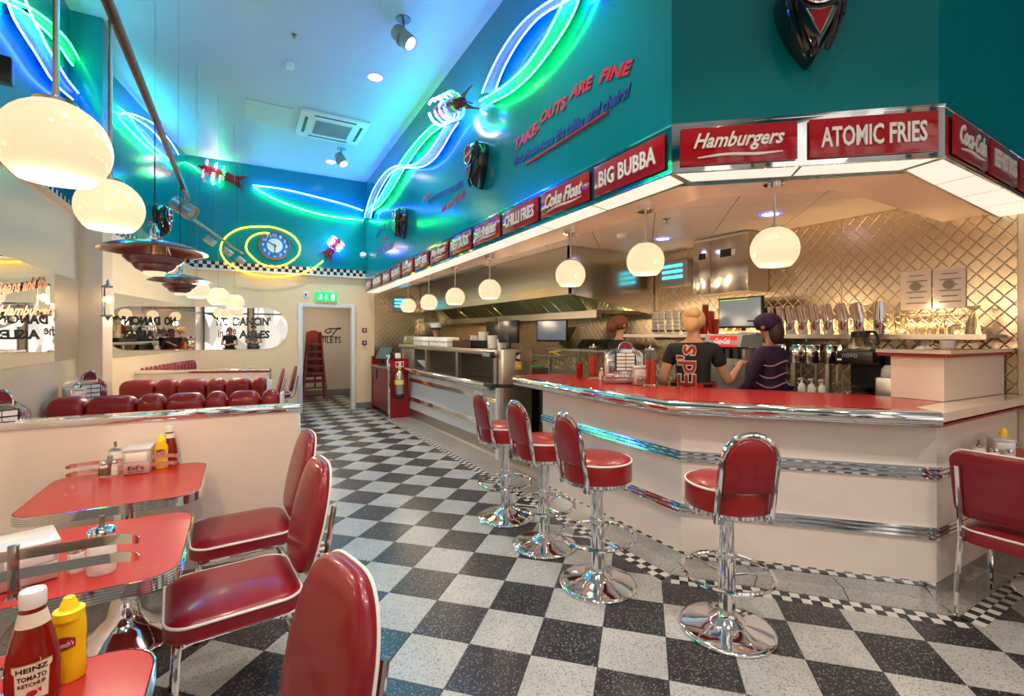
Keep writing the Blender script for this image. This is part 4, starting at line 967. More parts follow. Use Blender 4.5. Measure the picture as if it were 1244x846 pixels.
# ================================================================== NEON
def tube_px(px_, a, b, off, r, n=6, sm=4):
    nn = Vector((b[1]-a[1], -(b[0]-a[0]), 0)).normalized()
    pts = [onP(x, y, (a[0]+nn.x*off, a[1]+nn.y*off), (b[0]+nn.x*off, b[1]+nn.y*off)) for x, y in px_]
    return MB().tube(smooth_path(pts, sm), r, n)
def ribbon_px(l1, l2, a, b, off):
    nn = Vector((b[1]-a[1], -(b[0]-a[0]), 0)).normalized(); A = (a[0]+nn.x*off, a[1]+nn.y*off); B = (b[0]+nn.x*off, b[1]+nn.y*off)
    p1 = smooth_path([onP(x, y, A, B) for x, y in l1], 4); p2 = smooth_path([onP(x, y, A, B) for x, y in l2], 4); N = 24
    def samp(p, t): k = t*(len(p)-1); i = min(int(k), len(p)-2); return p[i].lerp(p[i+1], k-i)
    rs = []
    for k in range(N+1):
        q1, q2 = samp(p1, k/N), samp(p2, k/N); rs.append([tuple(q1), tuple(q2), tuple(q2-nn*.008), tuple(q1-nn*.008)])
    return MB().rings(rs)
nr = thing('neon_trails', 'green and violet neon trails curling past the rocket on the teal counter wall', 'neon sign', (0,0,0))
PA1 = [(585.5,113),(597,85),(614,54),(634,28),(653.6,11),(670,0),(690,-12),(720,-26)]; PA2 = [(601,112),(611,85),(628,54),(648,28),(665,14),(685,3),(705,-9),(735,-22)]
GA1 = [(582.7,122.5),(611,105),(636.5,82),(659,51),(673,25.5),(685,0),(694,-25)]; GA2 = [(594,126),(619.5,113),(645,91),(668,62),(685,37),(696,17),(703,0),(712,-22)]
GL1 = [(530.7,148),(514,163),(500,179),(489.6,193),(479.7,208),(468,228),(456.5,246),(444.5,256)]; GL2 = [(539,152),(523.6,163),(509.5,179),(498,195),(488,210),(473,234.6),(461.5,249.5),(449,258)]
PL1 = [(541.4,153),(534,165),(525,179),(516,190),(503,199.5),(491,201.5),(480,202),(469.8,208),(459.9,219.7),(451.6,234.6),(445,254.4),(442.5,265)]; PL2 = [(556.8,148.6),(547,163),(538,179),(527.7,193),(516,201.5),(504.5,204),(493,204),(481,206),(471,215),(461.5,231),(455,246),(450,265)]
for l1, l2, m_, bm in ((PA1, PA2, neon_v, ribbon_v), (GA1, GA2, neon_g, ribbon_g), (GL1, GL2, neon_g, ribbon_g), (PL1, PL2, neon_v, ribbon_v)):
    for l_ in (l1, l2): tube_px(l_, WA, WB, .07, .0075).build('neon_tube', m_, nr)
    ribbon_px(l1, l2, WA, WB, .045).build('tinted_ribbon', bm, nr)  # tinted strip filling the gap between each pair of tubes
nf = thing('far_wall_neon', 'violet and green neon arcs running along the far teal wall', 'neon sign', (0,0,0)); FW = ((-1, YF-.03), (2.2, YF-.03))
tube_px([(307,225),(338.6,229),(366,234.7),(393,241.5),(420.6,249),(441,256)], *FW, .06, .012).build('neon_tube', neon_v, nf)
tube_px([(308.6,227.8),(327.7,238.8),(349.6,248.3),(374,256.5),(401.5,262.8),(441,267.8)], *FW, .06, .012).build('neon_tube', neon_g, nf)
nl = thing('recess_wall_neon', 'green and violet neon arcs behind the pillar on the left wall', 'neon sign', (0,0,0)); RW = ((-1.47, 6.33), RB)
for pts, m_ in (([(143,130),(156,140),(169,158.6),(184.6,176.8),(202.8,192),(214,200)], neon_g), ([(143,141.7),(156,156),(174,174),(192,190.5)], neon_g), ([(143,139),(156,137.8),(169,141.7),(187,150.8),(205,169),(217,188)], neon_v), ([(156,139),(182,156),(197.6,174),(207,190),(216,203)], neon_v)):
    tube_px(pts, *RW, .06, .009).build('neon_tube', m_, nl)
tube_px([(216,198),(226,198),(236,203),(243,209)], *FW, .06, .008).build('neon_tube', neon_g, nl)
nn_ = thing('near_left_neon', 'crossing green and violet neon tubes at upper left', 'neon sign', (0,0,0)); LW = ((PXW-.06, 0), (PXW-.06, 5.9))
LL = [([(-10,-10),(15,0),(33,7.4),(49.6,18),(66,31.4),(82.7,49.6),(92.6,66),(95.5,72)], neon_g), ([(-10,-4),(13,5),(33,17.4),(46,29),(58,40),(73,57),(81,69.5),(88.5,79.4)], neon_g),
      ([(26,-12),(35.6,11.6),(41,25),(50,41),(58,58),(73.6,83.5),(83,98),(95,113)], neon_v), ([(2,-12),(10,5),(16.5,21.5),(28,41),(41,61),(53,81),(61,94),(74,108.5),(88.5,121)], neon_v)]
for pts, m_ in LL: tube_px(pts, *LW, .07, .0075).build('neon_tube', m_, nn_)
ribbon_px(LL[0][0][1:], LL[1][0][1:], *LW, .04).build('tinted_ribbon', mat('green_ribbon_dark', (.0,.35,.16), .3), nn_); ribbon_px(LL[2][0][1:], LL[3][0][1:], *LW, .04).build('tinted_ribbon', mat('violet_ribbon_dark', (.08,.12,.55), .3), nn_)
# clock with yellow spiral
sp_ = [(970,345),(900,400),(800,450),(700,475),(560,488),(430,480),(300,455),(200,410),(110,350),(65,280),(60,220),(90,150),(160,90),(260,50),(400,38),(520,45),(620,75),(700,120),(750,180),(765,230),(750,290),(700,340),(640,375),(560,395),(480,390),(400,360),(340,310),(295,260),(285,210),(310,150),(370,110),(430,95),(490,98)]
sy_ = thing('yellow_neon_spiral', 'yellow neon spiral circling the wall clock', 'neon sign', (0,0,0))
tube_px([(260+x/7.318, 270+y/7.318) for x, y in sp_], *FW, .07, .0115, sm=3).build('neon_tube', neon_y, sy_)
ck_c = onY(333.8, 298.7, YF-.05); ck = thing('wall_clock', 'round blue and white wall clock inside the yellow neon spiral', 'clock', tuple(ck_c))
MY = frame((0,0,0), (1,0,0), UP); RC = .252
MB().lathe([(RC,-.02),(RC*1.02,.02),(RC*.96,.035),(RC*.96,.02)], 40, MY, False).build('rim', mat('clock_rim', (.25,.05,.06), .3, .6), ck)
MB().lathe([(.001,.015),(RC*.97,.015)], 40, MY, False).build('blue_dial', mat('clock_blue', (.02,.22,.62), .35), ck)
MB().lathe([(.001,.018),(RC*.52,.018)], 40, MY, False).build('white_centre', mat('clock_white', (.85,.88,.85), .4), ck)
for k in range(1, 13):
    mb = MB(); a = PI/2-2*PI*k/12; text(mb, str(k), MY @ Matrix.Translation((RC*.75*math.cos(a), RC*.75*math.sin(a), .017)), (.04 if k < 10 else .065), .058, 0, .02, .003); mb.build('numeral', text_wht, ck)
for a, L_, w2, nm in ((math.radians(90+62), .13, .008, 'hour_hand'), (math.radians(-90), .20, .006, 'minute_hand')):
    mb = MB(); k = mb.mark(); mb.box(-.03, L_, -w2, w2, .02, .024); mb.xf(k, MY @ Matrix.Rotation(a, 4, 'Z')); mb.build(nm, text_blk, ck)
# rockets
def rocket(label, nose, tail, r, off_n, rings, fins=3, roll=0.):
    nose = Vector(nose); tail = Vector(tail); ax = (nose-tail); L = ax.length; ax.normalize(); s = thing('rocket_ornament', label, 'ornament', tuple(tail), 0, 'red rockets with neon rings')
    side = Vector(off_n); side = (side-ax*side.dot(ax)).normalized(); M = frame((0,0,0), side, ax.cross(side)); rm = mat('rocket_red', (.28,.02,.03), .25, .3)
    MB().lathe([(r*.55,.0),(r*.8,L*.12),(r,L*.32),(r,L*.36)], 20, M).build('rocket_tail', rm, s)
    MB().lathe([(r*1.01,L*.36),(r*1.01,L*.42)], 20, M).build('white_band', white_pl, s)
    mb = MB()
    for k in range(20):
        for q in range(2):
            if (k+q) % 2 == 0:
                a0_, a1_ = 2*PI*k/20, 2*PI*(k+1)/20; z0_ = L*(.36+.03*q); mb.add([tuple(M @ Vector((r*1.03*math.cos(a), r*1.03*math.sin(a), z))) for a, z in ((a0_, z0_), (a1_, z0_), (a1_, z0_+L*.03), (a0_, z0_+L*.03))], [(0,1,2,3)])
    mb.build('black_checks', mos_b, s, kind='stuff')
    MB().lathe([(r,L*.42),(r*.98,L*.7),(r*.9,L*.74)], 20, M).build('rocket_body', rm, s)
    MB().lathe([(r*.9,L*.74),(r*.6,L*.86),(r*.2,L*.97),(.002,L)], 20, M).build('nose_cone', rm, s)
    for k in range(fins):
        a = 2*PI*k/fins+roll; c_, s_n = math.cos(a), math.sin(a)
        pf = [(r*.7, L*.26), (r*2.1, -L*.14), (r*1.5, -L*.04), (r*.45, L*.02)]
        mb = MB(); th = .006
        v1 = [tuple(M @ Vector((p_*c_-th*s_n, p_*s_n+th*c_, z))) for p_, z in pf]; v2 = [tuple(M @ Vector((p_*c_+th*s_n, p_*s_n-th*c_, z))) for p_, z in pf]
        mb.rings([v1, v2]); mb.build('fin', rm, s)
    for f_, m_ in rings:
        MB().tube([tuple(M @ Vector((r*1.75*math.cos(a), r*1.75*math.sin(a), L*f_))) for a in [2*PI*k/28+.3 for k in range(26)]], .010, 6).build('neon_ring', m_, s)
    MB().tube([(0,0,0), tuple(-Vector(off_n)*.1)], .008, 5).build('bracket', steel, s)
    return s
A = onP(531, 137, (WA[0]+NW.x*.30, WA[1]), (WB[0]+NW.x*.30, WB[1])); B = onP(563, 123, (WA[0]+NW.x*.18, WA[1]), (WB[0]+NW.x*.18, WB[1]))
rocket('red rocket with white and violet neon rings high on the long teal wall', A-(B-A).normalized()*.08, B, .075, NW, [(.45, neon_v), (.6, neon_v), (.78, mat('white_neon', (1,1,1), .3, emit=(.8,.85,1.), es=E_NEON*.7)), (.3, neon_g)], 4, .3)
A = onY(240, 201.5, YF-.16); B = onY(292, 221, YF-.14)
rocket('red rocket with pink, white and green neon rings on the far wall, left', A, B, .085, (0,-1,0), [(.83, neon_p), (.62, MATS['white_neon']), (.45, neon_g)], 4, .4)
A = onY(413, 290, YF-.14); B = onY(397, 311, YF-.12)
rocket('small red rocket with pink ring ending the yellow neon spiral', A, B, .075, (0,-1,0), [(.86, neon_p), (.68, MATS['white_neon']), (.5, neon_v)], 4, .4)
# ================================================================== MIRRORS
ml = structure('trim_2')     # mirror on the near left wall
MB().box(PXW, PXW+.008, 2.9, 5.93, 1.265, 1.995).build('mirror_sheet', mirror_m, ml); MB().box(PXW, PXW+.008, -1.0, 2.895, 1.265, 1.995).build('mirror_sheet', mirror_m, ml)
mb = MB(); wall_text(mb, 'Beans and the', -8, 360, 57, 349, 15, .5, .03, (PXW+.01, 0), (PXW+.01, 5)); wall_text(mb, 'Hamburgers', -6, 388, 66, 385, 15, .5, .03, (PXW+.01, 0), (PXW+.01, 5)); 
ls = thing('copper_script', 'copper coloured script lettering on the near left mirror', 'lettering', (0,0,0)); mb.build('script', copper_m, ls)
mf = thing('stadium_mirror', 'long round-ended mirror wrapping the far booth corner', 'mirror', (0,0,0))
XR = .77; zc_, rr_ = 1.59, .37
pl = [(-.665, zc_-rr_)]+[(XR-rr_+rr_*math.cos(a), zc_+rr_*math.sin(a)) for a in [-PI/2+PI*k/16 for k in range(17)]]+[(-.665, zc_+rr_)]
MB().rings([[(x, YF-.001, z) for x, z in pl], [(x, YF-.010, z) for x, z in pl]]).build('right_sheet', mirror_m, mf)
u_ = (Vector(RB2)-Vector((-1.38, 6.34))).normalized(); nv_ = Vector((u_.y, -u_.x)); a_ = Vector(RB2)-u_*.02; b_ = Vector(RB2)-u_*3.3
MB().prism([tuple(a_+nv_*.002), tuple(b_+nv_*.002), tuple(b_+nv_*.01), tuple(a_+nv_*.01)], zc_-rr_, zc_+rr_).build('left_sheet', mirror_m, mf)
nd = thing('mirror_lettering', "black NO DANCIN' in the AISLES lettering on the mirror", 'lettering', (0,0,0)); MW = ((-1, YF-.011), (2, YF-.011))
mb = MB(); wall_text(mb, 'NO', 263, 396, 278, 396, 10.5, .05, .045, *MW); mb.build('word', text_blk, nd)
mb = MB(); wall_text(mb, "DANCIN'", 283, 396, 329, 396, 10.5, .05, .045, *MW); mb.build('word', text_blk, nd)
mb = MB(); wall_text(mb, 'AISLES', 290, 411.5, 327.5, 411.5, 10, .05, .045, *MW); mb.build('word', text_blk, nd)
mb = MB(); wall_text(mb, 'in the', 265, 411, 288, 406, 10, .45, .02, *MW); mb.build('word', mat('maroon_lettering', (.12,.01,.02), .4), nd)
# wall lantern on the pillar
lt = thing('wall_lantern', 'glass wall lantern with a lit bulb on the pillar', 'wall lamp', tuple(onX(131, 366, -1.10)), 0); lt.location.x = -1.10
MB().lathe([(.045,-.14),(.047,-.13),(.047,.12),(.045,.13)], 6, caps=False).build('glass', glass_m, lt); MB().lathe([(.05,.125),(.052,.14),(.02,.155),(.012,.17),(.008,.20),(.001,.21)], 12).build('cap', steel_dark, lt)
MB().lathe([(.001,-.19),(.012,-.17),(.02,-.155),(.05,-.145),(.05,-.13)], 12).build('foot', steel_dark, lt); MB().lathe([(.001,-.02),(.018,0),(.02,.03),(.001,.05)], 12).build('bulb', mat('lantern_bulb', (1,.9,.7), .3, emit=(1,.7,.35), es=14.), lt)
MB().box(-.055,-.02,-.015,.015,-.15,-.13).build('bracket', steel_dark, lt)
# exit sign and small wall devices
es_ = thing('exit_sign', 'green running man exit sign above the door', 'exit sign', tuple(onY(396, 361, YF-.03)))
MB().box(-.20,.20,-.03,.03,-.09,.09).build('box', exit_m, es_, bevel=.005); MB().box(-.205,.205,-.026,.026,-.096,-.088).build('edge', white_pl, es_)
M_ = frame((0,-.032,0), (1,0,0), UP)
mb = MB(); k = mb.mark(); mb.box(-.01,.01,-.01,.05,0,.004); mb.prism([(-.035,-.01),(.035,-.01),(0,-.055)], 0, .004) if False else mb.add([(-.035,-.01,.003),(.035,-.01,.003),(0,-.055,.003)],[(0,1,2)]); mb.xf(k, M_); mb.build('arrow', exit_w, es_)
mb = MB(); k = mb.mark(); mb.box(.095,.15,-.055,.055,0,.004); mb.xf(k, M_); mb.build('door_symbol', exit_w, es_)
mb = MB(); mb.tube([tuple(M_ @ Vector(q)) for q in ((-.14,-.045,.003),(-.11,-.02,.003),(-.10,.02,.003))], .008, 5); mb.tube([tuple(M_ @ Vector(q)) for q in ((-.085,-.05,.003),(-.095,-.02,.003),(-.10,.0,.003))], .008, 5); mb.tube([tuple(M_ @ Vector(q)) for q in ((-.15,.01,.003),(-.115,.025,.003),(-.075,.005,.003))], .007, 5); mb.lathe([(.001,0),(.011,.0),(.011,.004)], 10, M_ @ Matrix.Translation((-.093,.043,0))); mb.build('running_man', exit_w, es_)
for (x, y), lb, nm in (((442.7, 401.5), 'upper small red fire notice right of the door', 'fire_notice'), ((442.7, 416.7), 'lower small dark red call point right of the door', 'call_point')):
    p = onY(x, y, YF-.012); t = thing(nm, lb, 'fire notice' if nm == 'fire_notice' else 'alarm point', tuple(p)); MB().box(-.045,.045,-.01,.011,-.045,.045).build('plate', red_paint if nm == 'fire_notice' else mat('dark_red_pl', (.2,.02,.02), .4), t, bevel=.003); MB().box(-.012,.015,-.013,-.009,-.02,.02).build('symbol', white_pl, t)
p = onY(371.5, 358, YF-.012); t = thing('door_sensor', 'small white square sensor left of the exit sign', 'sensor', tuple(p)); MB().box(-.045,.045,-.01,.011,-.05,.05).build('plate', white_pl, t, bevel=.003); MB().box(-.015,.015,-.013,-.009,-.02,.02).build('dark_window', black_pl, t)
p = onP(445, 311.5, WA, WB); t = thing('security_camera', 'white dome security camera in the corner of the teal walls', 'camera', (2.10, 9.60, p.z)); MB().lathe([(.001,-.07),(.03,-.06),(.055,-.03),(.06,0),(.055,.03),(.05,.035)], 16, Matrix.Rotation(.9, 4, 'X')).build('dome', white_pl, t); MB().lathe([(.001,-.075),(.022,-.066),(.03,-.058)], 12, Matrix.Rotation(.9, 4, 'X')).build('lens', black_pl, t)
MB().tube([(0,.0,.02),(.06,.03,.03)], .012, 6).build('arm', white_pl, t)
# ================================================================== CONDIMENTS
def lay(M, pts): return [tuple(M @ Vector(p)) for p in pts]
def ketchup(label, loc, rz=0, s_=1., group='red ketchup bottles', lab=True):
    s = thing('ketchup_bottle', label, 'bottle', loc, rz, group)
    prof = [(.030,.0,.9),(.038,.004,.75),(.040,.02,.72),(.040,.075,.72),(.037,.10,.74),(.030,.135,.8),(.022,.165,.95),(.018,.18,1),(.018,.188,1)]
    mb = MB(); mb.rings([[(r*s_*math.cos(2*PI*k/28), r*s_*f*math.sin(2*PI*k/28), z*s_) for k in range(28)] for r, z, f in prof]); mb.build('bottle_body', ketchup_m, s, angle=60)
    MB().lathe([(.0195*s_,.186*s_),(.020*s_,.19*s_),(.020*s_,.212*s_),(.0185*s_,.216*s_),(.001,.217*s_)], 24).build('white_cap', white_pl, s)
    MB().rings([[(r*s_*math.cos(2*PI*k/24), r*s_*f*math.sin(2*PI*k/24), z*s_) for k in range(24)] for r, z, f in ((.0255,.152,.9),(.0198,.178,1))], False, False).build('neck_label', label_m, s)
    if lab:
        def wrap(x, z, o=.0405): a = x/.036; return (o*s_*math.sin(a), -o*s_*.74*math.cos(a), z*s_)
        ol = [(-.026,.088),(.026,.088),(.026,.078),(.022,.075),(.020,.022),(-.020,.022),(-.022,.075),(-.026,.078)]
        for nm, sc, m_, o in (('label', 1.06, mat('label_gold', (.35,.28,.12), .4), .0402), ('label_face', 1.0, label_m, .0406)):
            vs = []; N = 10; rows = []
            for z0_, hw in ((.022,.020),(.048,.021),(.074,.022),(.078,.026),(.088,.026)):
                rows.append([wrap(-hw*sc+2*hw*sc*k/N, .055+(z0_-.055)*sc, o) for k in range(N+1)])
            mb = MB(); mb.add([v for r in rows for v in r], [(j*(N+1)+i, j*(N+1)+i+1, (j+1)*(N+1)+i+1, (j+1)*(N+1)+i) for j in range(len(rows)-1) for i in range(N)]); mb.build(nm, m_, s)
        mb = MB()
        for t_, z_, w_, h_ in (('HEINZ', .0795, .040, .009), ('TOMATO', .064, .036, .009), ('KETCHUP', .0515, .034, .007)):
            k = mb.mark(); text(mb, t_, Matrix.Identity(4), w_, h_, 0, .025, .0004)
            for i in range(k, len(mb.v)): x, y, z = mb.v[i]; mb.v[i] = wrap(x, z_+y, .0412+z)
        mb.build('label_lettering', text_blk, s)
        mb = MB(); mb.add([wrap(.007*math.cos(2*PI*k/12), .034+.006*math.sin(2*PI*k/12), .0413) for k in range(12)], [tuple(range(12))]); mb.build('tomato_picture', text_red, s)
    return s
def mustard(label, loc, rz=0, s_=1., group='yellow mustard bottles', french=True, straight=False):
    s = thing('mustard_bottle', label, 'bottle', loc, rz, group)
    prof = [(.026,0,.8),(.031,.004,.72),(.031,.05,.70),(.030,.08,.70),(.0315,.10,.72),(.031,.13,.72),(.029,.142,.8)] if straight else [(.026,0,.8),(.031,.004,.7),(.032,.03,.7),(.027,.06,.72),(.031,.09,.7),(.030,.115,.72),(.022,.135,.9)]
    mb = MB(); mb.rings([[(r*s_*math.cos(2*PI*k/28), r*s_*f*math.sin(2*PI*k/28), z*s_) for k in range(28)] for r, z, f in prof]); mb.build('bottle_body', yellow_pl, s, angle=60)
    z1 = prof[-1][1]; MB().lathe([(prof[-1][0]*.98*s_,(z1-.002)*s_),(prof[-1][0]*.98*s_,(z1+.016)*s_),(.018*s_,(z1+.020)*s_),(.014*s_,(z1+.034)*s_),(.012*s_,(z1+.036)*s_),(.010*s_,(z1+.044)*s_),(.001,(z1+.046)*s_)], 24).build('nozzle_cap', mat('cap_yellow', (.98,.66,.01), .35), s)
    def wrap(x, z, o): a = x/.030; return (o*s_*math.sin(a), -o*s_*.72*math.cos(a), z*s_)
    fl = [(-.022,.070),(.018,.082),(.016,.098),(-.012,.108),(-.020,.100)]
    N = 8; rows = []
    for k in range(N+1):
        f = k/N; x = -.021+.040*f; rows.append([wrap(x, .072+.010*f, .0325), wrap(x, .100+.006*math.sin(f*PI), .0322)])
    mb = MB(); mb.add([v for r in rows for v in r], [(2*i, 2*i+2, 2*i+3, 2*i+1) for i in range(N)]); mb.build('red_label', mat('mustard_label_red', (.35,.02,.03), .4), s)
    if french:
        mb = MB(); k = mb.mark(); text(mb, "French's", Matrix.Rotation(.2, 4, 'Z'), .032, .012, .4, .01, .0003)
        for i in range(k, len(mb.v)): x, y, z = mb.v[i]; mb.v[i] = wrap(x, .089+y, .0329+z)
        mb.build('label_lettering', text_wht, s)
    return s
def napkins(label, loc, rz=0, w_=.115, d_=.19, h_=.13, face='Ed\'s', group='napkin dispensers'):
    s = thing('napkin_dispenser', label, 'napkin dispenser', loc, rz, group); body = mat('dispenser_metal', (.72,.66,.64), .25, .55)
    MB().box(-w_/2, w_/2, -d_/2, d_/2, 0, h_-.012).build('body', body, s, bevel=.006)
    MB().prism([(-w_/2-.003, -d_/2-.003), (w_/2+.003, -d_/2-.003), (w_/2+.003, d_/2), (-w_/2-.003, d_/2)], h_-.014, h_).build('lid', mat('dispenser_lid', (.78,.78,.80), .25, .4), s, bevel=.004)
    MB().box(-w_*.40, w_*.40, -d_/2-.004, -d_/2+.01, h_*.48, h_*.83).build('napkins', white_pl, s, bevel=.004)
    MB().box(-w_*.46, w_*.46, -d_/2-.006, -d_/2+.004, .006, h_*.46).build('front_plate', mat('plate_pink_metal', (.62,.46,.44), .3, .4), s, bevel=.002)
    if face:
        mb = MB(); text(mb, face, frame((0,-d_/2-.0065,h_*.27), (1,0,0), UP), w_*.6, h_*.17, 0, .02, .0006); mb.build('face_lettering', mat('maroon_lettering2', (.10,.01,.01), .4), s)
        mb = MB(); text(mb, 'Easy Diner', frame((0,-d_/2-.0065,h_*.11), (1,0,0), Vector((-.12,0,1))), w_*.6, h_*.1, .4, .0, .0006); mb.build('script_lettering', text_blk, s)
    return s
def shaker(label, loc, fill, group='salt and pepper shakers'):
    s = thing('glass_shaker', label, 'shaker', loc, random.random(), group)
    MB().lathe([(.021,0),(.022,.003),(.021,.055),(.017,.063)], 8).build('glass_body', mat('shaker_glass', (.75,.78,.78), .05, spec=.8), s, angle=20)
    MB().lathe([(.0215,.004),(.0222,.006),(.0215,.045),(.0205,.046)], 8).build('filling', fill, s); MB().lathe([(.019,.060),(.0195,.064),(.0195,.072),(.014,.081),(.001,.084)], 18).build('cap', chrome, s)
    return s
salt_m = mat('salt_white', (.82,.80,.78), .8); pepper_m = mat('pepper_brown', (.16,.11,.06), .9); sugar_m = mat('sugar_white', (.86,.84,.80), .7)
def sugar(label, loc):
    s = thing('sugar_pourer', label, 'sugar pourer', loc, 0, 'sugar pourers'); n = 40
    mb = MB(); mb.rings([[(r*(1-.03*(k%2))*math.cos(2*PI*k/n), r*(1-.03*(k%2))*math.sin(2*PI*k/n), z) for k in range(n)] for r, z in ((.034,0),(.036,.006),(.036,.10),(.032,.113),(.031,.12))]); mb.build('fluted_jar', sugar_m, s)
    MB().lathe([(.033,.118),(.036,.122),(.036,.130),(.030,.137),(.012,.142)], 28).build('chrome_lid', chrome, s)
    k = MB(); k.tube([(0,0,.138),(0,0,.175)], .0075, 10); k.build('spout', steel_dark, s); return s
def rack(label, x0, x1, y, z, band=.022, hs=(.055,.10), curl=-1, up=(.25,.75)):
    s = thing('condiment_rack', label, 'rack', ((x0+x1)/2, y, z), 0, 'curved chrome condiment racks'); L = (x1-x0)/2
    for h in hs:
        pl = [(-L, -.035*curl*-1)]; pts = smooth_path([(-L-.0, .045*curl, 0), (-L*.86, .012*curl, 0), (-L*.6, 0, 0), (0, 0, 0), (L*.6, 0, 0), (L*.86, .012*curl, 0), (L, .045*curl, 0)], 5)
        rs = []
        for i, p in enumerate(pts):
            f = min(i, len(pts)-1-i); b2 = band/2*(1 if f > 1 else .55+.22*f)
            rs.append([(p.x, p.y-.0015, h-b2), (p.x, p.y+.0015, h-b2), (p.x, p.y+.0015, h+b2), (p.x, p.y-.0015, h+b2)])
        MB().rings(rs).build('chrome_band', chrome, s)
    for u in up: MB().box(-L+2*L*u-.012, -L+2*L*u+.012, -.006, .006, 0, hs[-1]+.03).build('upright', mat('rack_dark_chrome', (.4,.36,.36), .12, 1.), s, bevel=.003)
    for u in up: MB().box(-L+2*L*u-.015, -L+2*L*u+.015, -.02, .06, 0, .006).build('rack_foot', chrome, s)
    return s
ZTB = .7502
ketchup('big ketchup bottle with white cap and paper label on the nearest table', (*atz(40, 854, ZTB)[:2], ZTB), .22, 1.05)
mustard('big yellow mustard bottle on the nearest table', (*atz(84, 824, ZTB)[:2], ZTB), -.15, .94, straight=True)
rack('chrome rack with curled ends behind the bottles of the nearest table', -.66, -.335, 1.30, ZTB, up=(.3,.7)).location.z = ZTB
rack('chrome rack with curled ends along the middle table edge', -.86, -.262, 1.84, ZTB, .029, (.068, .122), up=(.12,.52))
napkins('white topped napkin dispenser behind the rack of the middle table', (-.565, 1.99, ZTB), .35, .13, .16, .12, None)
sugar('fluted sugar pourer in the rack of the middle table', (-.375, 1.92, ZTB)); shaker('salt shaker left of the sugar pourer on the middle table', (-.445, 1.965, ZTB), salt_m)
ketchup('ketchup bottle half hidden behind the white napkin dispenser, left edge', (-.765, 1.935, ZTB), .3, .95, lab=False); mustard('mustard bottle mostly hidden at the left behind the rack', (-.735, 1.99, ZTB), 0, .8, french=False)
T1 = lambda x, y: (*atz(x, y, ZTB)[:2], ZTB)
napkins("silver napkin dispenser lettered Ed's on the table by the white wall", (atz(165, 577, ZTB).x+.005, atz(165, 577, ZTB).y+.09, ZTB), -.05, .115, .17, .135)
mustard('curvy yellow mustard bottle on the table by the white wall', T1(196, 569), .0, 1.02); ketchup('dark ketchup bottle behind the curvy mustard bottle', (T1(205, 566)[0], T1(205, 566)[1]+.03, ZTB), 0, 1.0, lab=False)
shaker('pepper shaker on the table by the white wall', T1(126, 579), pepper_m); shaker('salt shaker between pepper and napkins by the white wall', T1(139, 577), salt_m)
sugar('sugar pourer behind the salt shaker by the white wall', (T1(137, 573)[0], T1(137, 573)[1]+.06, ZTB)).scale = (.9,.9,.85)
r_ = rack('chrome rack against the low white wall', T1(100, 574)[0]-.02, T1(222, 563)[0]+.0, 3.20, ZTB, .020, (.035,.075), -1, (.35,.65))
# right hand table
ZR = .7505; R_ = lambda x, y: (*atz(x, y, ZR)[:2], ZR)
napkins('grey napkin dispenser on the right-hand table', (3.93, 1.02, ZR), -1.05, .09, .14, .125, None); mustard('mustard bottle behind the napkin dispenser, right-hand table', (4.02, 1.03, ZR), 0, .95, french=False)
shaker('salt shaker nearest the right-hand napkin dispenser', (3.79, 1.01, ZR), salt_m); shaker('second shaker by the right-hand napkin dispenser', (3.83, .96, ZR), salt_m); sugar('sugar pourer on the right-hand table', (3.73, 1.06, ZR)).scale = (.8,.8,.7)
# far table
napkins('tiny white napkin box on the far table', (.02, 8.85, ZTB), 0, .2, .1, .12, None, group='far condiments'); ketchup('tiny ketchup bottle on the far table', (.14, 8.87, ZTB), 0, 1, lab=False); mustard('tiny mustard bottle on the far table', (.22, 8.87, ZTB), 0, .8, french=False); shaker('tiny shaker on the far table', (-.12, 8.85, ZTB), salt_m)
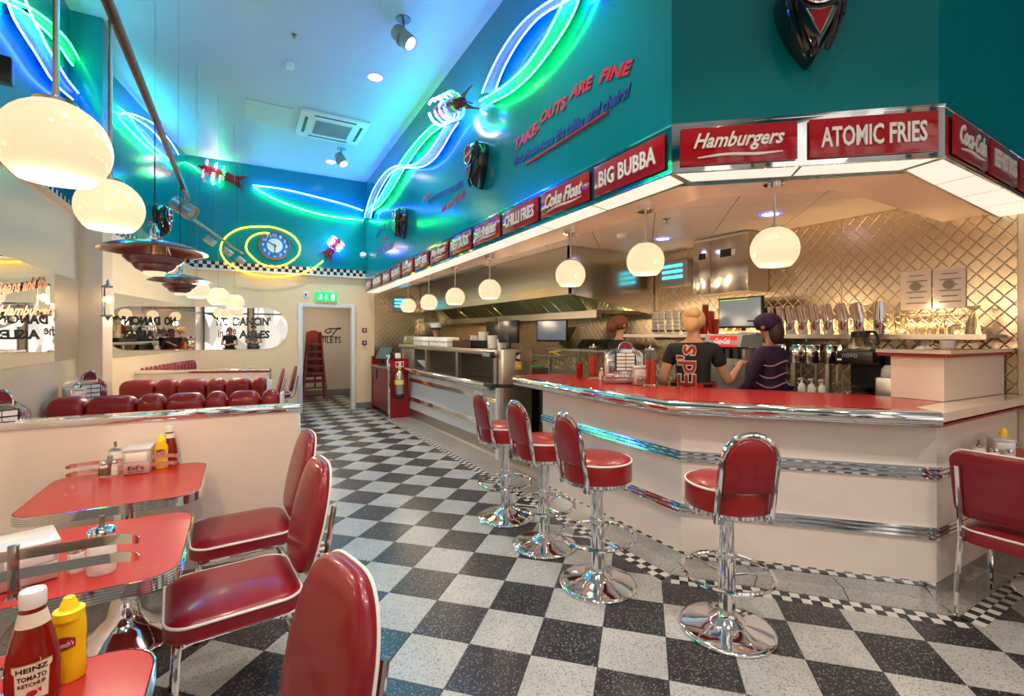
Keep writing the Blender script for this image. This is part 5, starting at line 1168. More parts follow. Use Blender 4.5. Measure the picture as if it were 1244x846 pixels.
# ================================================================== TABLE JUKEBOXES
def jukebox(label, loc, rz, s_=1.):
    s = thing('tabletop_jukebox', label, 'jukebox', loc, rz, 'chrome tabletop jukeboxes'); w_, d_, h_ = .30*s_, .18*s_, .33*s_
    def sec(k, z): return None
    # body: rounded-top prism, front at -y
    ol = [(-w_/2, .05), (-w_/2, h_*.68)]+[(-w_/2*math.cos(a)*1.0, h_*.68+h_*.2*math.sin(a)) for a in [PI*k/10 for k in range(1, 10)]]+[(w_/2, h_*.68), (w_/2, .05)]
    MB().rings([[(x*.92, -d_/2, z) for x, z in ol], [(x, -d_/2+.02, z) for x, z in ol], [(x, d_/2, z) for x, z in ol]]).build('chrome_body', chrome, s, angle=40)
    MB().box(-w_*.56, w_*.56, -d_*.62, d_*.5, 0, .055).build('base', mat('jukebox_base', (.55,.40,.40), .2, .8), s, bevel=.012)
    MB().box(-w_*.56, w_*.56, -d_*.70, -d_*.5, .05, .075).build('chrome_ledge', chrome, s, bevel=.006)
    MB().box(-w_*.27, w_*.27, -d_/2-.012, -d_/2, .10*s_, h_*.76).build('title_window', black_pl, s)
    for k in range(5):
        for q in (-1, 1): MB().box(q*w_*.125-w_*.115, q*w_*.125+w_*.115, -d_/2-.016, -d_/2-.011, (.108+k*.029)*s_, (.130+k*.029)*s_).build('title_card', white_pl, s)
    for q in (-1, 1):
        for j in range(3): MB().tube(smooth_path([(q*w_*(.31+.055*j), -d_/2-.004, .09*s_), (q*w_*(.31+.055*j), -d_/2-.006, h_*.5), (q*w_*(.29+.05*j), -d_/2-.002, h_*.72), (q*w_*.2, -d_/2+.0, h_*(.80+.03*j))], 4), .008*s_, 6).build('chrome_rib', chrome, s)
    a_ = [(.055*s_*math.cos(PI*k/10), h_*.84+.06*s_*math.sin(PI*k/10)) for k in range(11)]
    MB().rings([[(x, -d_/2+.0, z) for x, z in a_], [(x, -d_/2+.04, z) for x, z in a_]]).build('top_crest', mat('crest_red', (.25,.03,.05), .2, .5), s)
    MB().tube([(x*1.05, -d_/2, z) for x, z in a_], .006*s_, 6).build('crest_rim', chrome, s)
    return s
jukebox('chrome jukebox on the red bar top between straw jars', (*at_depth(757, 460, 4.15)[:2], 1.069), -.55, 1.05)
MB_ = None
p = at_depth(100, 480, 4.05); tj = table('booth table mostly hidden behind the first red bench', p.x-.16, p.x+.5, p.y-.2, p.y+.32, .74, group='booth tables'); jukebox('chrome jukebox on the booth table by the left mirror wall', (p.x, p.y+.08, .7405), .62, .9).scale = (1,1,1.42)
napkins('napkin box under the left wall jukebox', (p.x-.02, p.y-.12, .7405), .62, .1, .12, .30, None)
p = at_depth(2, 500, 2.8); table('booth table hidden just behind the low white wall', p.x-.15, p.x+.6, 3.62, 4.2, .74, group='booth tables'); jukebox('chrome jukebox cut by the left picture edge', (p.x+.0, 3.82, .7405), .62, .9).scale = (1,1,1.42)
mustard('bit of a mustard bottle by the left wall jukebox', (at_depth(116, 475, 4.2).x, at_depth(116, 475, 4.2).y, .7405), 0, .9, french=False)
# ================================================================== BAR TOP ITEMS
ZBAR = 1.069
def straws(label, x, y, d, r=.042, h=.30):
    p = at_depth(x, y, d); s = thing('straw_jar', label, 'straw jar', (p.x, p.y, ZBAR), 0, 'glass straw jars')
    MB().lathe([(.062,0),(.064,.006),(.05,.018),(.046,.022)], 28).build('chrome_base', chrome, s); MB().lathe([(r,.02),(r,h),(r-.003,h),(r-.003,.022)], 28, caps=False).build('glass_tube', glass_m, s)
    for k in range(40):
        a = random.random()*2*PI; q = (r-.008)*math.sqrt(random.random()); MB().tube([(q*math.cos(a), q*math.sin(a), .022), (q*math.cos(a+.2), q*math.sin(a+.2), h*.72)], .0042, 5).build('straw', mat('straw_red', (.80,.05,.02), .4), s)
    MB().lathe([(r+.004,h-.004),(r+.004,h+.006),(.01,h+.014),(.007,h+.02),(.007,h+.032),(.001,h+.034)], 24).build('chrome_lid', chrome, s); return s
straws('larger glass jar of red straws beside the waitress', 790, 470, 3.82); straws('glass jar of red straws left of the bar jukebox', 721, 460, 4.45)
p = at_depth(704, 458, 4.6); s = thing('red_tumbler', 'single dark red tumbler at the left of the bar top', 'cup', (p.x, p.y, ZBAR)); MB().lathe([(.030,0),(.031,.003),(.037,.135),(.034,.135),(.028,.01)], 12).build('tumbler_body', mat('red_tumbler_plastic', (.28,.01,.01), .1, coat=.5), s, angle=20)
p = at_depth(776, 468, 3.92); napkins('pink white napkin box lettered beside the larger straw jar', (p.x+.04, p.y+.03, ZBAR), -.6, .11, .13, .155, "Ed's")
p = at_depth(731, 461, 4.4); shaker('salt shaker left of the bar jukebox', (p.x, p.y, ZBAR), salt_m).scale = (1.2,1.2,1.3); p = at_depth(738, 462, 4.3); mustard('yellow mustard bottle left of the bar jukebox', (p.x, p.y, ZBAR), 0, 1.0, french=False)
# ================================================================== HOOD AND WALL EQUIPMENT
hood = thing('extractor_hood', 'huge stainless steel extractor hood over the kitchen', 'hood', (0,0,0))
HX0, HX1, HY0, HY1 = 3.33, XB-.02, 4.5, YF-.03; hz = ZT-.005
MB().add([(HX0,HY0,1.965),(HX0,HY1,1.965),(HX0,HY1,hz),(HX0,HY0,hz),(HX0+.03,HY0,1.965),(HX0+.03,HY1,1.965),(HX0+.03,HY1,hz),(HX0+.03,HY0,hz)], [(0,1,2,3),(4,7,6,5),(0,4,5,1),(3,2,6,7),(0,3,7,4),(1,5,6,2)]).build('front_panel', steel, hood)
MB().box(HX0-.012, HX0+.04, HY0, HY1, 1.955, 2.06).build('front_lip', mat('warm_steel', (.66,.55,.42), .24, 1., streak=(1,1,30)), hood)
nseg = 10
def sidep(Y, th): 
    pl = [(HX0, 1.965)]+[(HX0+(HX1-HX0)*f, 1.965-.23*f**1.15) for f in [k/nseg for k in range(1, nseg+1)]]+[(HX1, hz), (HX0, hz)]
    return [[(x, Y, z) for x, z in pl], [(x, Y+th, z) for x, z in pl]]
MB().rings(sidep(HY0, .03)).build('side_panel', mat('satin_steel', (.60,.57,.53), .16, 1.), hood)
nf_ = 16
olive = mat('filter_steel', (.42,.42,.26), .3, 1.)
for k in range(nf_):
    y0 = HY0+.4+k*(HY1-HY0-.7)/nf_; y1 = y0+(HY1-HY0-.7)/nf_-.02
    MB().rings([[(HX0+.12,y0,2.20),(HX0+.62,y0,1.80),(HX0+.60,y0,1.78),(HX0+.10,y0,2.18)], [(HX0+.12,y1,2.20),(HX0+.62,y1,1.80),(HX0+.60,y1,1.78),(HX0+.10,y1,2.18)]]).build('grease_filter', olive, hood)
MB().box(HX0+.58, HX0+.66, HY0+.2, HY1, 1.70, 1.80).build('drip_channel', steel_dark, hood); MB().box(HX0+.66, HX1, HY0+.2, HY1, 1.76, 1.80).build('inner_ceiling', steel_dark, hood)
for k in range(6):
    y = 6.6+k*.28; s = thing('hanging_clip', ['nearest','second','third','fourth','fifth','farthest'][k]+' small black clip hanging in the row under the hood lip', 'clip', (HX0+.06, y, 1.95), 0, 'ticket clips under the hood'); MB().tube([(0,0,0),(0,0,-.05),(.01,0,-.07)], .006, 5).build('clip', black_pl, s)
def fly_lamp(label, c, n, w_=.42, h_=.30):
    n = Vector(n); u = UP.cross(n); M = frame((0,0,0), u, UP); s = thing('insect_lamp', label, 'insect lamp', tuple(c), 0, 'grey insect lamps with cyan tubes')
    MB().rings([lay(M, [(x, y, 0) for x, y in rrect(w_, h_, .05)]), lay(M, [(x, y, .08) for x, y in rrect(w_, h_, .05)]), lay(M, [(x, y, .10) for x, y in rrect(w_-.03, h_-.03, .04)])]).build('case', grey_pl, s)
    for k in range(3):
        for q in (-1, 1): MB().rings([lay(M, [(x, y, .102) for x, y in rrect(w_*.37, .035, .012, 3, q*w_*.19, (k-.7)*.068)]), lay(M, [(x, y, .108) for x, y in rrect(w_*.37, .035, .012, 3, q*w_*.19, (k-.7)*.068)])]).build('cyan_slot', neon_c, s)
    return s
p = onX(824, 333, XB); fly_lamp('grey insect lamp with cyan slots on the wall beside the steel cupboard', (XB-.005, p.y, p.z), (-1,0,0), .42, .33)
p = onY(486, 369, YF); fly_lamp('far grey insect lamp with cyan slots on the quilted end wall', (2.92, YF-.01, 2.11), (0,-1,0), .46, .33)
cb = thing('wall_cupboard', 'two door stainless steel cupboard above the screen', 'cupboard', (0,0,0))
CX0 = 4.36; y0_, y1_ = onX(908,300,CX0).y, onX(842,300,CX0).y; z0_, z1_ = onX(875,356,CX0).z, ZT-.01; ym = onX(863,300,CX0).y
MB().box(CX0+.012, XB-.01, y0_, y1_, z0_, z1_).build('carcass', steel, cb)
for a_, b_ in ((y0_, ym-.002), (ym+.002, y1_)): MB().box(CX0, CX0+.014, a_, b_, z0_, z1_-.03).build('cupboard_door', mat('satin_steel', (.6,.57,.53), .16, 1.), cb, bevel=.003)
for px0, px1, py0, py1, m_ in ((849,857,309,315,black_pl), (875,888,304,311,black_pl), (888.5,893,303,309,white_pl)):
    a_ = onX(px0, py0, CX0-.002); b_ = onX(px1, py1, CX0-.002); MB().box(CX0-.004, CX0, min(a_.y,b_.y), max(a_.y,b_.y), min(a_.z,b_.z), max(a_.z,b_.z)).build('sticker', m_, cb)
# long wall shelf
sh = thing('wall_shelf', 'long steel wall shelf carrying cups, beakers and glasses', 'shelf', (0,0,0)); SX = 4.36
MB().box(SX, XB-.01, 1.20, 4.75, 1.465, 1.487).build('shelf_board', steel, sh); MB().box(SX-.004, SX+.006, 1.20, 4.75, 1.452, 1.49).build('front_edge', steel, sh)
for y in (1.5, 2.4, 3.2, 4.2): MB().prism([(SX+.05, y), (XB-.01, y), (XB-.01, y+.01), (SX+.05, y+.01)], 1.42, 1.465).build('shelf_bracket', steel_dark, sh)
ZSH = 1.488; SC = 4.47
def sy(px_, X=SC): return onX(px_, 400, X).y
# shake beakers: pairs, the upper one leaning
bk = None
bpos = [936, 948, 961, 976, 991, 1007, 1025, 1044, 1068]
def beaker(lb, y, lean):
    s = thing('steel_beaker', lb, 'beaker', (SC, y, ZSH), 0, 'pairs of steel milkshake beakers')
    prof = [(.036,0),(.037,.004),(.046,.13),(.048,.165),(.049,.168),(.046,.166),(.034,.01)]
    pr = [(.037,0),(.044,.10),(.046,.13)]
    MB().lathe([(.036,0),(.038,.003),(.046,.125),(.049,.128),(.045,.126)], 20).build('lower_beaker', chrome, s)
    mb = MB(); k = mb.mark(); mb.lathe([(.050,0),(.049,.004),(.040,.13),(.037,.145),(.030,.148),(.001,.148)], 20); mb.xf(k, Matrix.Translation((0,0,.118))@Matrix.Rotation(lean, 4, 'X')); mb.build('upper_beaker', chrome, s)
    return s
for i, px_ in enumerate(bpos):
    beaker(('upright pair of steel beakers at the right end of the beaker row' if i == 8 else 'leaning pair of steel milkshake beakers in the shelf row, %s' % ['by the screen','second from the left','third from the left','fourth from the left','in the middle','fourth from the right','third from the right','next to the upright pair'][i]), sy(px_), 0 if i == 8 else -.22)
# glasses upside down
gnames = ['tall ribbed','small stemmed','second stemmed','third stemmed','fourth stemmed','wide sundae']
for i, px_ in enumerate([1081, 1095, 1107, 1121, 1137, 1151, 1163, 1182]):
    s = thing('drinking_glass', ['ribbed tumbler beside the beakers','ribbed tumbler left of the stemmed glasses','first upturned stemmed glass from the left','second upturned stemmed glass from the left','third upturned stemmed glass from the left','fourth upturned stemmed glass, under the notices','low glass right of the stemmed ones','tall sundae glass alone at the right'][i], 'glass', (SC, sy(px_), ZSH), 0, 'glasses on the wall shelf')
    gm = mat('shelf_glass', (.80,.82,.80), .04, trans=.95, ior=1.25)
    if i < 2: MB().lathe([(.040,0),(.038,.01),(.028,.15),(.026,.155),(.001,.156)], 10).build('glass_body', gm, s, angle=15)
    elif i == 7: MB().lathe([(.045,0),(.046,.01),(.030,.10),(.012,.15),(.010,.165),(.040,.195),(.042,.20),(.001,.202)], 20).build('glass_body', gm, s)
    elif i == 6: MB().lathe([(.05,0),(.05,.05),(.03,.07),(.001,.072)], 16).build('glass_body', gm, s)
    else: MB().lathe([(.036,0),(.044,.03),(.042,.07),(.020,.10),(.007,.115),(.007,.145),(.034,.158),(.035,.162),(.001,.163)], 18).build('glass_body', gm, s)
# notices on quilted wall
for i, (a_, b_) in enumerate((((1094,331), (1131,376)), ((1133,328), (1173,374)))):
    p0 = onX(a_[0], a_[1], XB-.02); p1 = onX(b_[0], b_[1], XB-.02); s = thing('paper_notice', ['left laminated paper notice on the quilted wall','right laminated paper notice with a dark drawing'][i], 'notice', (XB-.015, (p0.y+p1.y)/2, (p0.z+p1.z)/2), 0, 'laminated notices')
    hw, hh = abs(p0.y-p1.y)/2, abs(p0.z-p1.z)/2; MB().box(-.002, .002, -hw, hw, -hh, hh).build('sheet', mat('notice_paper', (.62,.55,.55), .12, coat=.6), s)
    gm = mat('notice_print', (.22,.2,.2), .5)
    for k in range(6): 
        wl = hw*(.75 if k % 2 else .55); MB().box(-.003, -.002, -wl, wl*.8, hh*(.75-.28*k)-.006, hh*(.75-.28*k)+.004).build('print_line', gm, s)
    mb = MB(); mb.lathe([(.001,0),(hw*.38,0),(hw*.38,.001)], 12, Matrix.Translation((-.003, 0, hh*.2)) @ Matrix.Rotation(-PI/2, 4, 'Y')); mb.build('print_drawing', gm, s)
# paper cups and red cups
k0 = 0
names_w = ['leftmost','second','third','fourth','fifth (behind the blonde head)','right-hand']
for i, px_ in enumerate([796, 804, 813, 822, 832, 846]):
    s = thing('paper_cup_stack', 'stack of white paper cups on the wall shelf, %s' % names_w[i], 'cups', (SC, sy(px_), ZSH), 0, 'stacks of white paper cups')
    for j in range(5): MB().lathe([(.028,0),(.038,.09),(.039,.092),(.036,.09),(.026,.002)], 16, Matrix.Translation((0,0,.0+.045*j)) @ Matrix.Identity(4)).build('paper_cup', white_pl, s)
    for j in range(4): MB().lathe([(.0335,.0),(.0345,.02)], 16, Matrix.Translation((0,0,.032+.045*j)), False).build('cup_print', black_pl, s)
for i, (px_, n_) in enumerate([(851, 9), (857, 14), (864, 10), (870, 5)]):
    s = thing('red_cup_stack', 'stack of red plastic cups left of the screen, %s' % ['left','tallest','right','lowest, by the screen'][i], 'cups', (SC+.0, sy(px_), ZSH), 0, 'stacks of red cups')
    for j in range(n_): MB().lathe([(.028,0),(.034,.09),(.036,.092),(.033,.09),(.026,.002)], 14, Matrix.Translation((0,0,.018*j))).build('red_cup', mat('red_tumbler_plastic', (.28,.01,.01), .1), s)
# screen on the shelf
scr = thing('wall_screen', 'wide black order screen standing over the wall shelf', 'screen', tuple(onX(898, 380, 4.34)), -.12)
MB().box(0,.03,-.265,.265,-.155,.155).build('screen_case', black_pl, scr, bevel=.006)
MB().box(-.003,.001,-.250,.250,-.135,.14).build('screen_glass', mat('dim_display', (.10,.12,.13), .12, emit=(.30,.36,.38), es=.28), scr); MB().box(-.005,-.003,-.1,.24,.128,.136).build('status_line', mat('lime_line', (.3,.5,.05), .4, emit=(.35,.6,.05), es=.6), scr)
MB().box(.03,.10,-.05,.05,-.05,.05).tube([(.06,0,-.05),(.06,0,-.18)], .02, 8).build('mount', black_pl, scr)
s = thing('paper_pile', 'small pile of papers under the order screen', 'papers', (SC, sy(912), ZSH)); 
for j in range(4): MB().box(-.07,.07,-.10+.01*j,.10,.006*j,.006*j+.005).build('sheet', white_pl, s)
s = thing('radio_box', 'small silver and black box clipped under the wall shelf', 'box', (4.33, sy(883, 4.33), 1.44)); MB().box(-.03,.05,-.075,.075,-.04,.035).build('case', black_pl, s, bevel=.008); MB().box(-.036,-.03,-.06,.075,-.03,.028).build('silver_face', grey_pl, s)
for k in range(3): MB().box(-.038,-.036,-.05,.06,-.02+.016*k,-.014+.016*k).build('face_slot', white_pl, s)
# back counter with machines
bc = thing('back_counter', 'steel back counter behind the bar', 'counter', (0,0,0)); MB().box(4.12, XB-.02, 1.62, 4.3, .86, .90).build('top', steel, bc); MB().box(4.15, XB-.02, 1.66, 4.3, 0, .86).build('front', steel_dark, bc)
D_ = at_depth(893, 430, 4.75); s = thing('drink_dispenser', 'soft drink dispenser with red illuminated script header', 'drink dispenser', (4.22, onX(893,430,4.22).y, .90), 0)
MB().box(-.12,.16,-.19,.19,0,.46).build('body', mat('dispenser_grey', (.25,.24,.24), .3, .5), s, bevel=.01)
hd = [(-.20,.47),(-.20,.50),(-.17,.58),(.14,.60),(.14,.47)]
MB().rings([[(x, -.20, z) for x, z in hd], [(x, .20, z) for x, z in hd]]).build('header', grey_pl, s)
MB().rings([[(-.203,-.17,.47),(-.203,.17,.47),(-.172,.145,.575),(-.172,-.145,.575)], [(-.206,-.17,.47),(-.206,.17,.47),(-.176,.145,.575),(-.176,-.145,.575)]]).build('red_header', mat('lit_red_header', (.7,.02,.02), .3, emit=(.9,.02,.015), es=.75), s)
mb = MB(); text(mb, 'Coca-Cola', frame((-.193,0,.525), (0,-1,0), Vector((.3,0,1))), .17, .06, .45, .03, .004); mb.build('header_script', text_wht, s)
for k in range(4): MB().box(-.18,-.12,-.15+.085*k,-.11+.085*k,.36,.45).build('tap', black_pl, s)
s = thing('juice_glass', 'glass of yellow juice under the drink dispenser', 'glass', (4.16, onX(884,460,4.16).y, .90)); MB().lathe([(.03,0),(.036,.14),(.034,.14),(.028,.005)], 16).build('glass_body', glass_m, s); MB().lathe([(.027,.006),(.031,.07),(.001,.07)], 16).build('juice', mat('yellow_juice', (.75,.55,.02), .3), s); MB().tube([(0,.0,.02),(.0,.02,.2)], .005, 5).build('straw', mat('straw_yellow', (.8,.7,.2), .4), s)
for i, px_ in enumerate((956, 998)):
    s = thing('milkshake_mixer', ['left','right'][i]+' chrome twin milkshake mixer under the shelf', 'mixer', (4.40, sy(px_+8, 4.40), .90), 0, 'milkshake mixers')
    MB().box(-.06,.10,-.10,.10,0,.02).build('base', steel_dark, s); MB().lathe([(.03,.02),(.025,.33)], 14).build('stem', steel, s)
    for q in (-.085, .085): MB().box(-.08,.06,q-.06,q+.06,.33,.50).build('motor_head', chrome, s, bevel=.012); MB().tube([(-.03,q,.33),(-.03,q,.14)], .006, 6).build('spindle', steel, s)
for i, px_ in enumerate((974, 986, 999)):
    s = thing('pump_bottle', ['left syrup pump bottle with red label, behind the bar','middle syrup pump bottle with yellow label','right syrup pump bottle with dark label'][i], 'bottle', (4.18, sy(px_, 4.18), .90), 0, 'white pump bottles')
    MB().lathe([(.030,0),(.032,.004),(.032,.13),(.022,.16),(.014,.17)], 16).build('bottle_body', white_pl, s); MB().lathe([(.033,.03),(.033,.10)], 16, caps=False).build('label', [text_red, yellow_pl, black_pl][i], s); MB().tube([(0,0,.165),(0,0,.21),(-.045,0,.208)], .009, 6).build('pump', white_pl, s)
cm = thing('coffee_machine', 'black coffee machine lettered novo with a glass jug on top', 'coffee machine', (4.22, onX(1048,450,4.22).y, .90), -.1)
MB().box(-.16,.16,-.14,.10,0,.05).build('base', black_pl, cm, bevel=.006); MB().box(-.16,.16,-.16,.10,.36,.46).build('brew_head', black_pl, cm, bevel=.008); MB().box(.02,.16,-.14,.10,.05,.36).build('column', black_pl, cm); MB().box(-.04,.12,-.30,-.165,0,.44).build('water_tank', black_pl, cm, bevel=.01)
mb = MB(); text(mb, 'novo', frame((-.162,0,.425), (0,-1,0), UP), .11, .03, 0, .0, .002); mb.build('lettering', grey_pl, cm); MB().box(-.163,-.16,.06,.095,.385,.40).build('switch', white_pl, cm)
MB().lathe([(.10,.46),(.105,.47)], 20).build('hot_plate', steel, cm)
for z_, top in ((.472, True), (.052, False)):
    MB().lathe([(.05,z_),(.078,z_+.02),(.082,z_+.05),(.06,z_+.095)], 20, Matrix.Translation((-.03,0,0))).build('jug', glass_m if top else mat('coffee_glass', (.03,.015,.01), .05), cm)
    MB().lathe([(.061,z_+.093),(.062,z_+.13),(.05,z_+.14)], 20, Matrix.Translation((-.03,0,0))).build('jug_collar', black_pl, cm)
    MB().tube(smooth_path([(-.05,-.05,z_+.135),(-.06,-.12,z_+.13),(-.06,-.145,z_+.07),(-.06,-.14,z_+.04)], 4), .011, 6).build('jug_handle', black_pl, cm)
for y in (-.22, -.24): MB().lathe([(.005,0),(.005,.004)], 8, Matrix.Translation((-.042,y,.1 if y > -.23 else .16)) @ Matrix.Rotation(-PI/2, 4, 'Y')).build('indicator_lamp', mat('orange_led', (1,.3,.05), .3, emit=(1,.3,.05), es=3), cm)
s = thing('steel_canister', 'steel canister right of the coffee machine', 'canister', (4.16, sy(1081, 4.16), .90)); MB().box(-.06,.06,-.07,.07,0,.27).build('body', steel, s, bevel=.008); MB().lathe([(.05,.27),(.055,.28),(.05,.33),(.03,.36)], 16).build('bag_top', mat('clear_bag', (.6,.6,.58), .2), s)
for i, px_ in enumerate((858, 866, 874)):
    s = thing('clear_tumbler', ['left','middle','right'][i]+' clear tumbler on the back counter by the waitress', 'glass', (4.18, sy(px_, 4.18), .90), 0, 'clear tumblers'); MB().lathe([(.03,0),(.037,.13),(.034,.13),(.028,.005)], 12).build('glass_body', mat('shelf_glass', (.8,.82,.8), .04, trans=.95, ior=1.25), s, angle=20)
s = thing('white_tub', 'white ribbed tub on the servery upstand', 'tub', (4.35, 1.40, 1.386)); MB().lathe([(.035,0),(.04,.02),(.038,.03),(.043,.05),(.044,.06)], 16).build('tub_body', white_pl, s)
for i, y in enumerate((.0, .1)): s = thing('folded_napkin', ['left','right'][i]+' folded white napkin on the servery upstand', 'napkin', (4.1+.1*i, 1.46, 1.386), .4*i, 'folded napkins'); MB().add([(-.04,-.03,0),(.04,-.03,0),(.04,.03,0),(-.04,.03,0),(0,0,.025)], [(0,1,2,3),(0,1,4),(1,2,4),(2,3,4),(3,0,4)]).build('paper', white_pl, s)
# ================================================================== KITCHEN LINE
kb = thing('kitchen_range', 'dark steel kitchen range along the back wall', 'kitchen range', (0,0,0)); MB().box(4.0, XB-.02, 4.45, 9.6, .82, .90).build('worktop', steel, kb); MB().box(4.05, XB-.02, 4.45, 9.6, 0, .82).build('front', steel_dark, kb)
for k in range(6): MB().box(4.035, 4.05, 4.5+k*.85, 5.3+k*.85, .1, .78).build('oven_door', steel, kb)
ks = thing('kitchen_rack', 'olive tinted steel rack of food pans under the hood', 'rack', (0,0,0))
MB().box(4.15, XB-.03, 4.55, 6.2, 1.25, 1.28).build('rack_shelf', steel, ks)
for y in (4.6, 5.4, 6.15): MB().tube([(4.2,y,.90),(4.2,y,1.25)], .015, 8).build('rack_leg', steel_dark, ks)
for k in range(4):
    y = 4.72+k*.2
    MB().rings([[(4.18,y,1.28),(4.30,y,1.42),(4.34,y,1.42),(4.34,y,1.28)], [(4.18,y+.17,1.28),(4.30,y+.17,1.42),(4.34,y+.17,1.42),(4.34,y+.17,1.28)]]).build('food_pan', olive, ks)
    MB().tube([(4.215+.04*math.cos(a), y+.085+.04*math.sin(a), 1.335+.046*math.cos(a)) for a in [2*PI*j/14 for j in range(14)]], .006, 5, True).build('pan_ring', black_pl, ks)
MB().rings([[(4.10,5.62,1.28),(4.30,5.62,1.60),(4.36,5.62,1.60),(4.36,5.62,1.28)], [(4.10,5.85,1.28),(4.30,5.85,1.60),(4.36,5.85,1.60),(4.36,5.85,1.28)]]).build('tall_chute', olive, ks)
s = thing('kitchen_screen', 'black order screen hanging under the kitchen hood', 'screen', tuple(onX(670, 402, 3.95)), .35); MB().box(0,.03,-.27,.27,-.16,.16).build('screen_case', black_pl, s, bevel=.006); MB().box(-.003,.001,-.25,.25,-.135,.145).build('screen_glass', mat('blue_grey_display', (.05,.06,.08), .12, emit=(.12,.15,.2), es=.6), s); MB().tube([(.04,0,.16),(.04,0,.22)], .015, 6).build('hanger', black_pl, s)
s = thing('kitchen_screen', 'smaller dark screen behind the back of the till monitor', 'screen', tuple(onX(601, 402, 3.8)), .35); MB().box(0,.03,-.2,.2,-.16,.16).build('screen_case', black_pl, s, bevel=.006); MB().tube([(.04,0,.16),(.04,0,.22)], .015, 6).build('hanger', black_pl, s)
s = thing('pass_monitor', 'black monitor seen from behind standing on the steel pass', 'monitor', (2.90, onX(618, 424, 2.90).y, 1.301), -1.4)
MB().lathe([(.10,0),(.10,.01),(.03,.02),(.025,.12)], 16).build('stand', black_pl, s); MB().box(-.19,.19,-.02,.02,.08,.36).build('monitor_case', black_pl, s, bevel=.008); MB().box(-.05,.05,-.03,-.02,.12,.20).build('rear_plate', black_pl, s)
s = thing('cutlery_tray', 'black tray with divided pockets on the steel pass', 'tray', (2.80, onX(570, 430, 2.80).y, 1.301), PI/2); MB().box(-.32,.32,-.12,.12,0,.012).build('tray_floor', black_pl, s)
for k in range(7): MB().box(-.32+k*.1045,-.31+k*.1045,-.12,.12,0,.10).build('divider', black_pl, s)
for q in (-.12,.11): MB().box(-.32,.32,q,q+.01,0,.10).build('tray_side', mat('tray_red_brown', (.06,.01,.01), .3), s)
for i, (dx, n_) in enumerate(((0,3),(.1,4),(.2,3),(.28,2))):
    s = thing('white_ramekin_stack', 'stack of white paper tubs on the pass, %s' % ['left','tallest','right','lowest at the right end'][i], 'tubs', (2.98, onX(577, 420, 2.98).y-.28*i-.0, 1.301), 0, 'white tubs on the pass')
    for j in range(n_): MB().lathe([(.06,0),(.075,.07),(.077,.072),(.07,.07)], 18, Matrix.Translation((0,0,.05*j))).build('tub', white_pl, s)
s = thing('garnish_box', 'clear plastic box of green lettuce on the steel pass', 'box', (2.85, onX(505, 428, 2.85).y, 1.301)); MB().box(-.15,.15,-.25,.25,0,.14).build('clear_box', mat('clear_plastic_box', (.55,.50,.40), .1, trans=.4), s, bevel=.01); MB().box(-.14,.14,-.26,.26,.14,.155).build('box_lid', mat('clear_plastic_box', (.5,.5,.4), .1), s)
mb = MB()
for k in range(30): a, b_ = random.uniform(-.25,.05), random.uniform(-.2,.2); mb.tube([(-.155+random.uniform(-.02,0), b_, .02+random.random()*.05), (-.16, b_+.03, .04+random.random()*.04)], .012, 4)
mb.build('lettuce', mat('lettuce_green', (.35,.55,.03), .5), s, kind='stuff')
for i in range(4):
    s = thing('white_food_tub', 'ribbed white food tub on the far end of the pass, %s' % ['nearest','second','third','farthest'][i], 'tub', (2.80, onX(545, 428, 2.80).y+.42*i, 1.301), 0, 'white food tubs'); MB().box(-.1,.1,-.18,.18,0,.07).build('lower_tub', white_pl, s, bevel=.01); MB().box(-.1,.1,-.18,.18,.075,.14).build('upper_tub', white_pl, s, bevel=.01); MB().box(-.11,.11,-.19,.19,.066,.078).build('tub_rim', grey_pl, s)
s = thing('paper_towel_box', 'steel paper towel box with dark top on the quilted end wall', 'towel dispenser', (3.48, YF-.15, 1.62)); MB().box(-.16,.16,-.12,.14,-.15,.13).build('body', steel, s, bevel=.01); MB().box(-.17,.17,-.14,.14,.13,.18).build('dark_top', steel_dark, s)
s = thing('green_salad_tray', 'green salad tray seen through the pass opening', 'tray', (3.55, 6.0, .90)); MB().box(-.2,.2,-.45,.45,0,.12).build('tray_body', steel_dark, s); MB().box(-.15,.15,-.42,.42,.12,.14).build('green_strip', mat('green_tray', (.05,.6,.12), .4), s)  # strip on the tray is plain green
for k in range(6): MB().tube([(-.15,-.35+k*.14,.13),(.1,-.30+k*.14,.22)], .008, 5).build('tong', chrome, s)
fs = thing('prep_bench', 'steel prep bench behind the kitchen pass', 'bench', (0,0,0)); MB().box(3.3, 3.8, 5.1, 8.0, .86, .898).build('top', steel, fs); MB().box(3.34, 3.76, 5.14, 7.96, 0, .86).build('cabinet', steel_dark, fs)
for nm, lb, px_, py_, X, m_ in (('yellow_tongs', 'yellow handled tongs hanging over the kitchen side table', 672, 428, 3.9, yellow_pl),):
    p = onX(px_, py_, X); s = thing(nm, lb, 'tongs', tuple(p)); MB().tube([(0,.1,0),(0,0,0),(0,-.22,-.05)], .012, 6).tube([(0,.0,0),(0,-.2,.03)], .01, 6).build('handles', m_, s)
    s2 = thing('tool_shelf', 'narrow steel shelf under the kitchen screen', 'shelf', (3.95, p.y, p.z-.03)); MB().box(-.15,.2,-.5,.6,-.03,-.01).build('board', steel, s2)
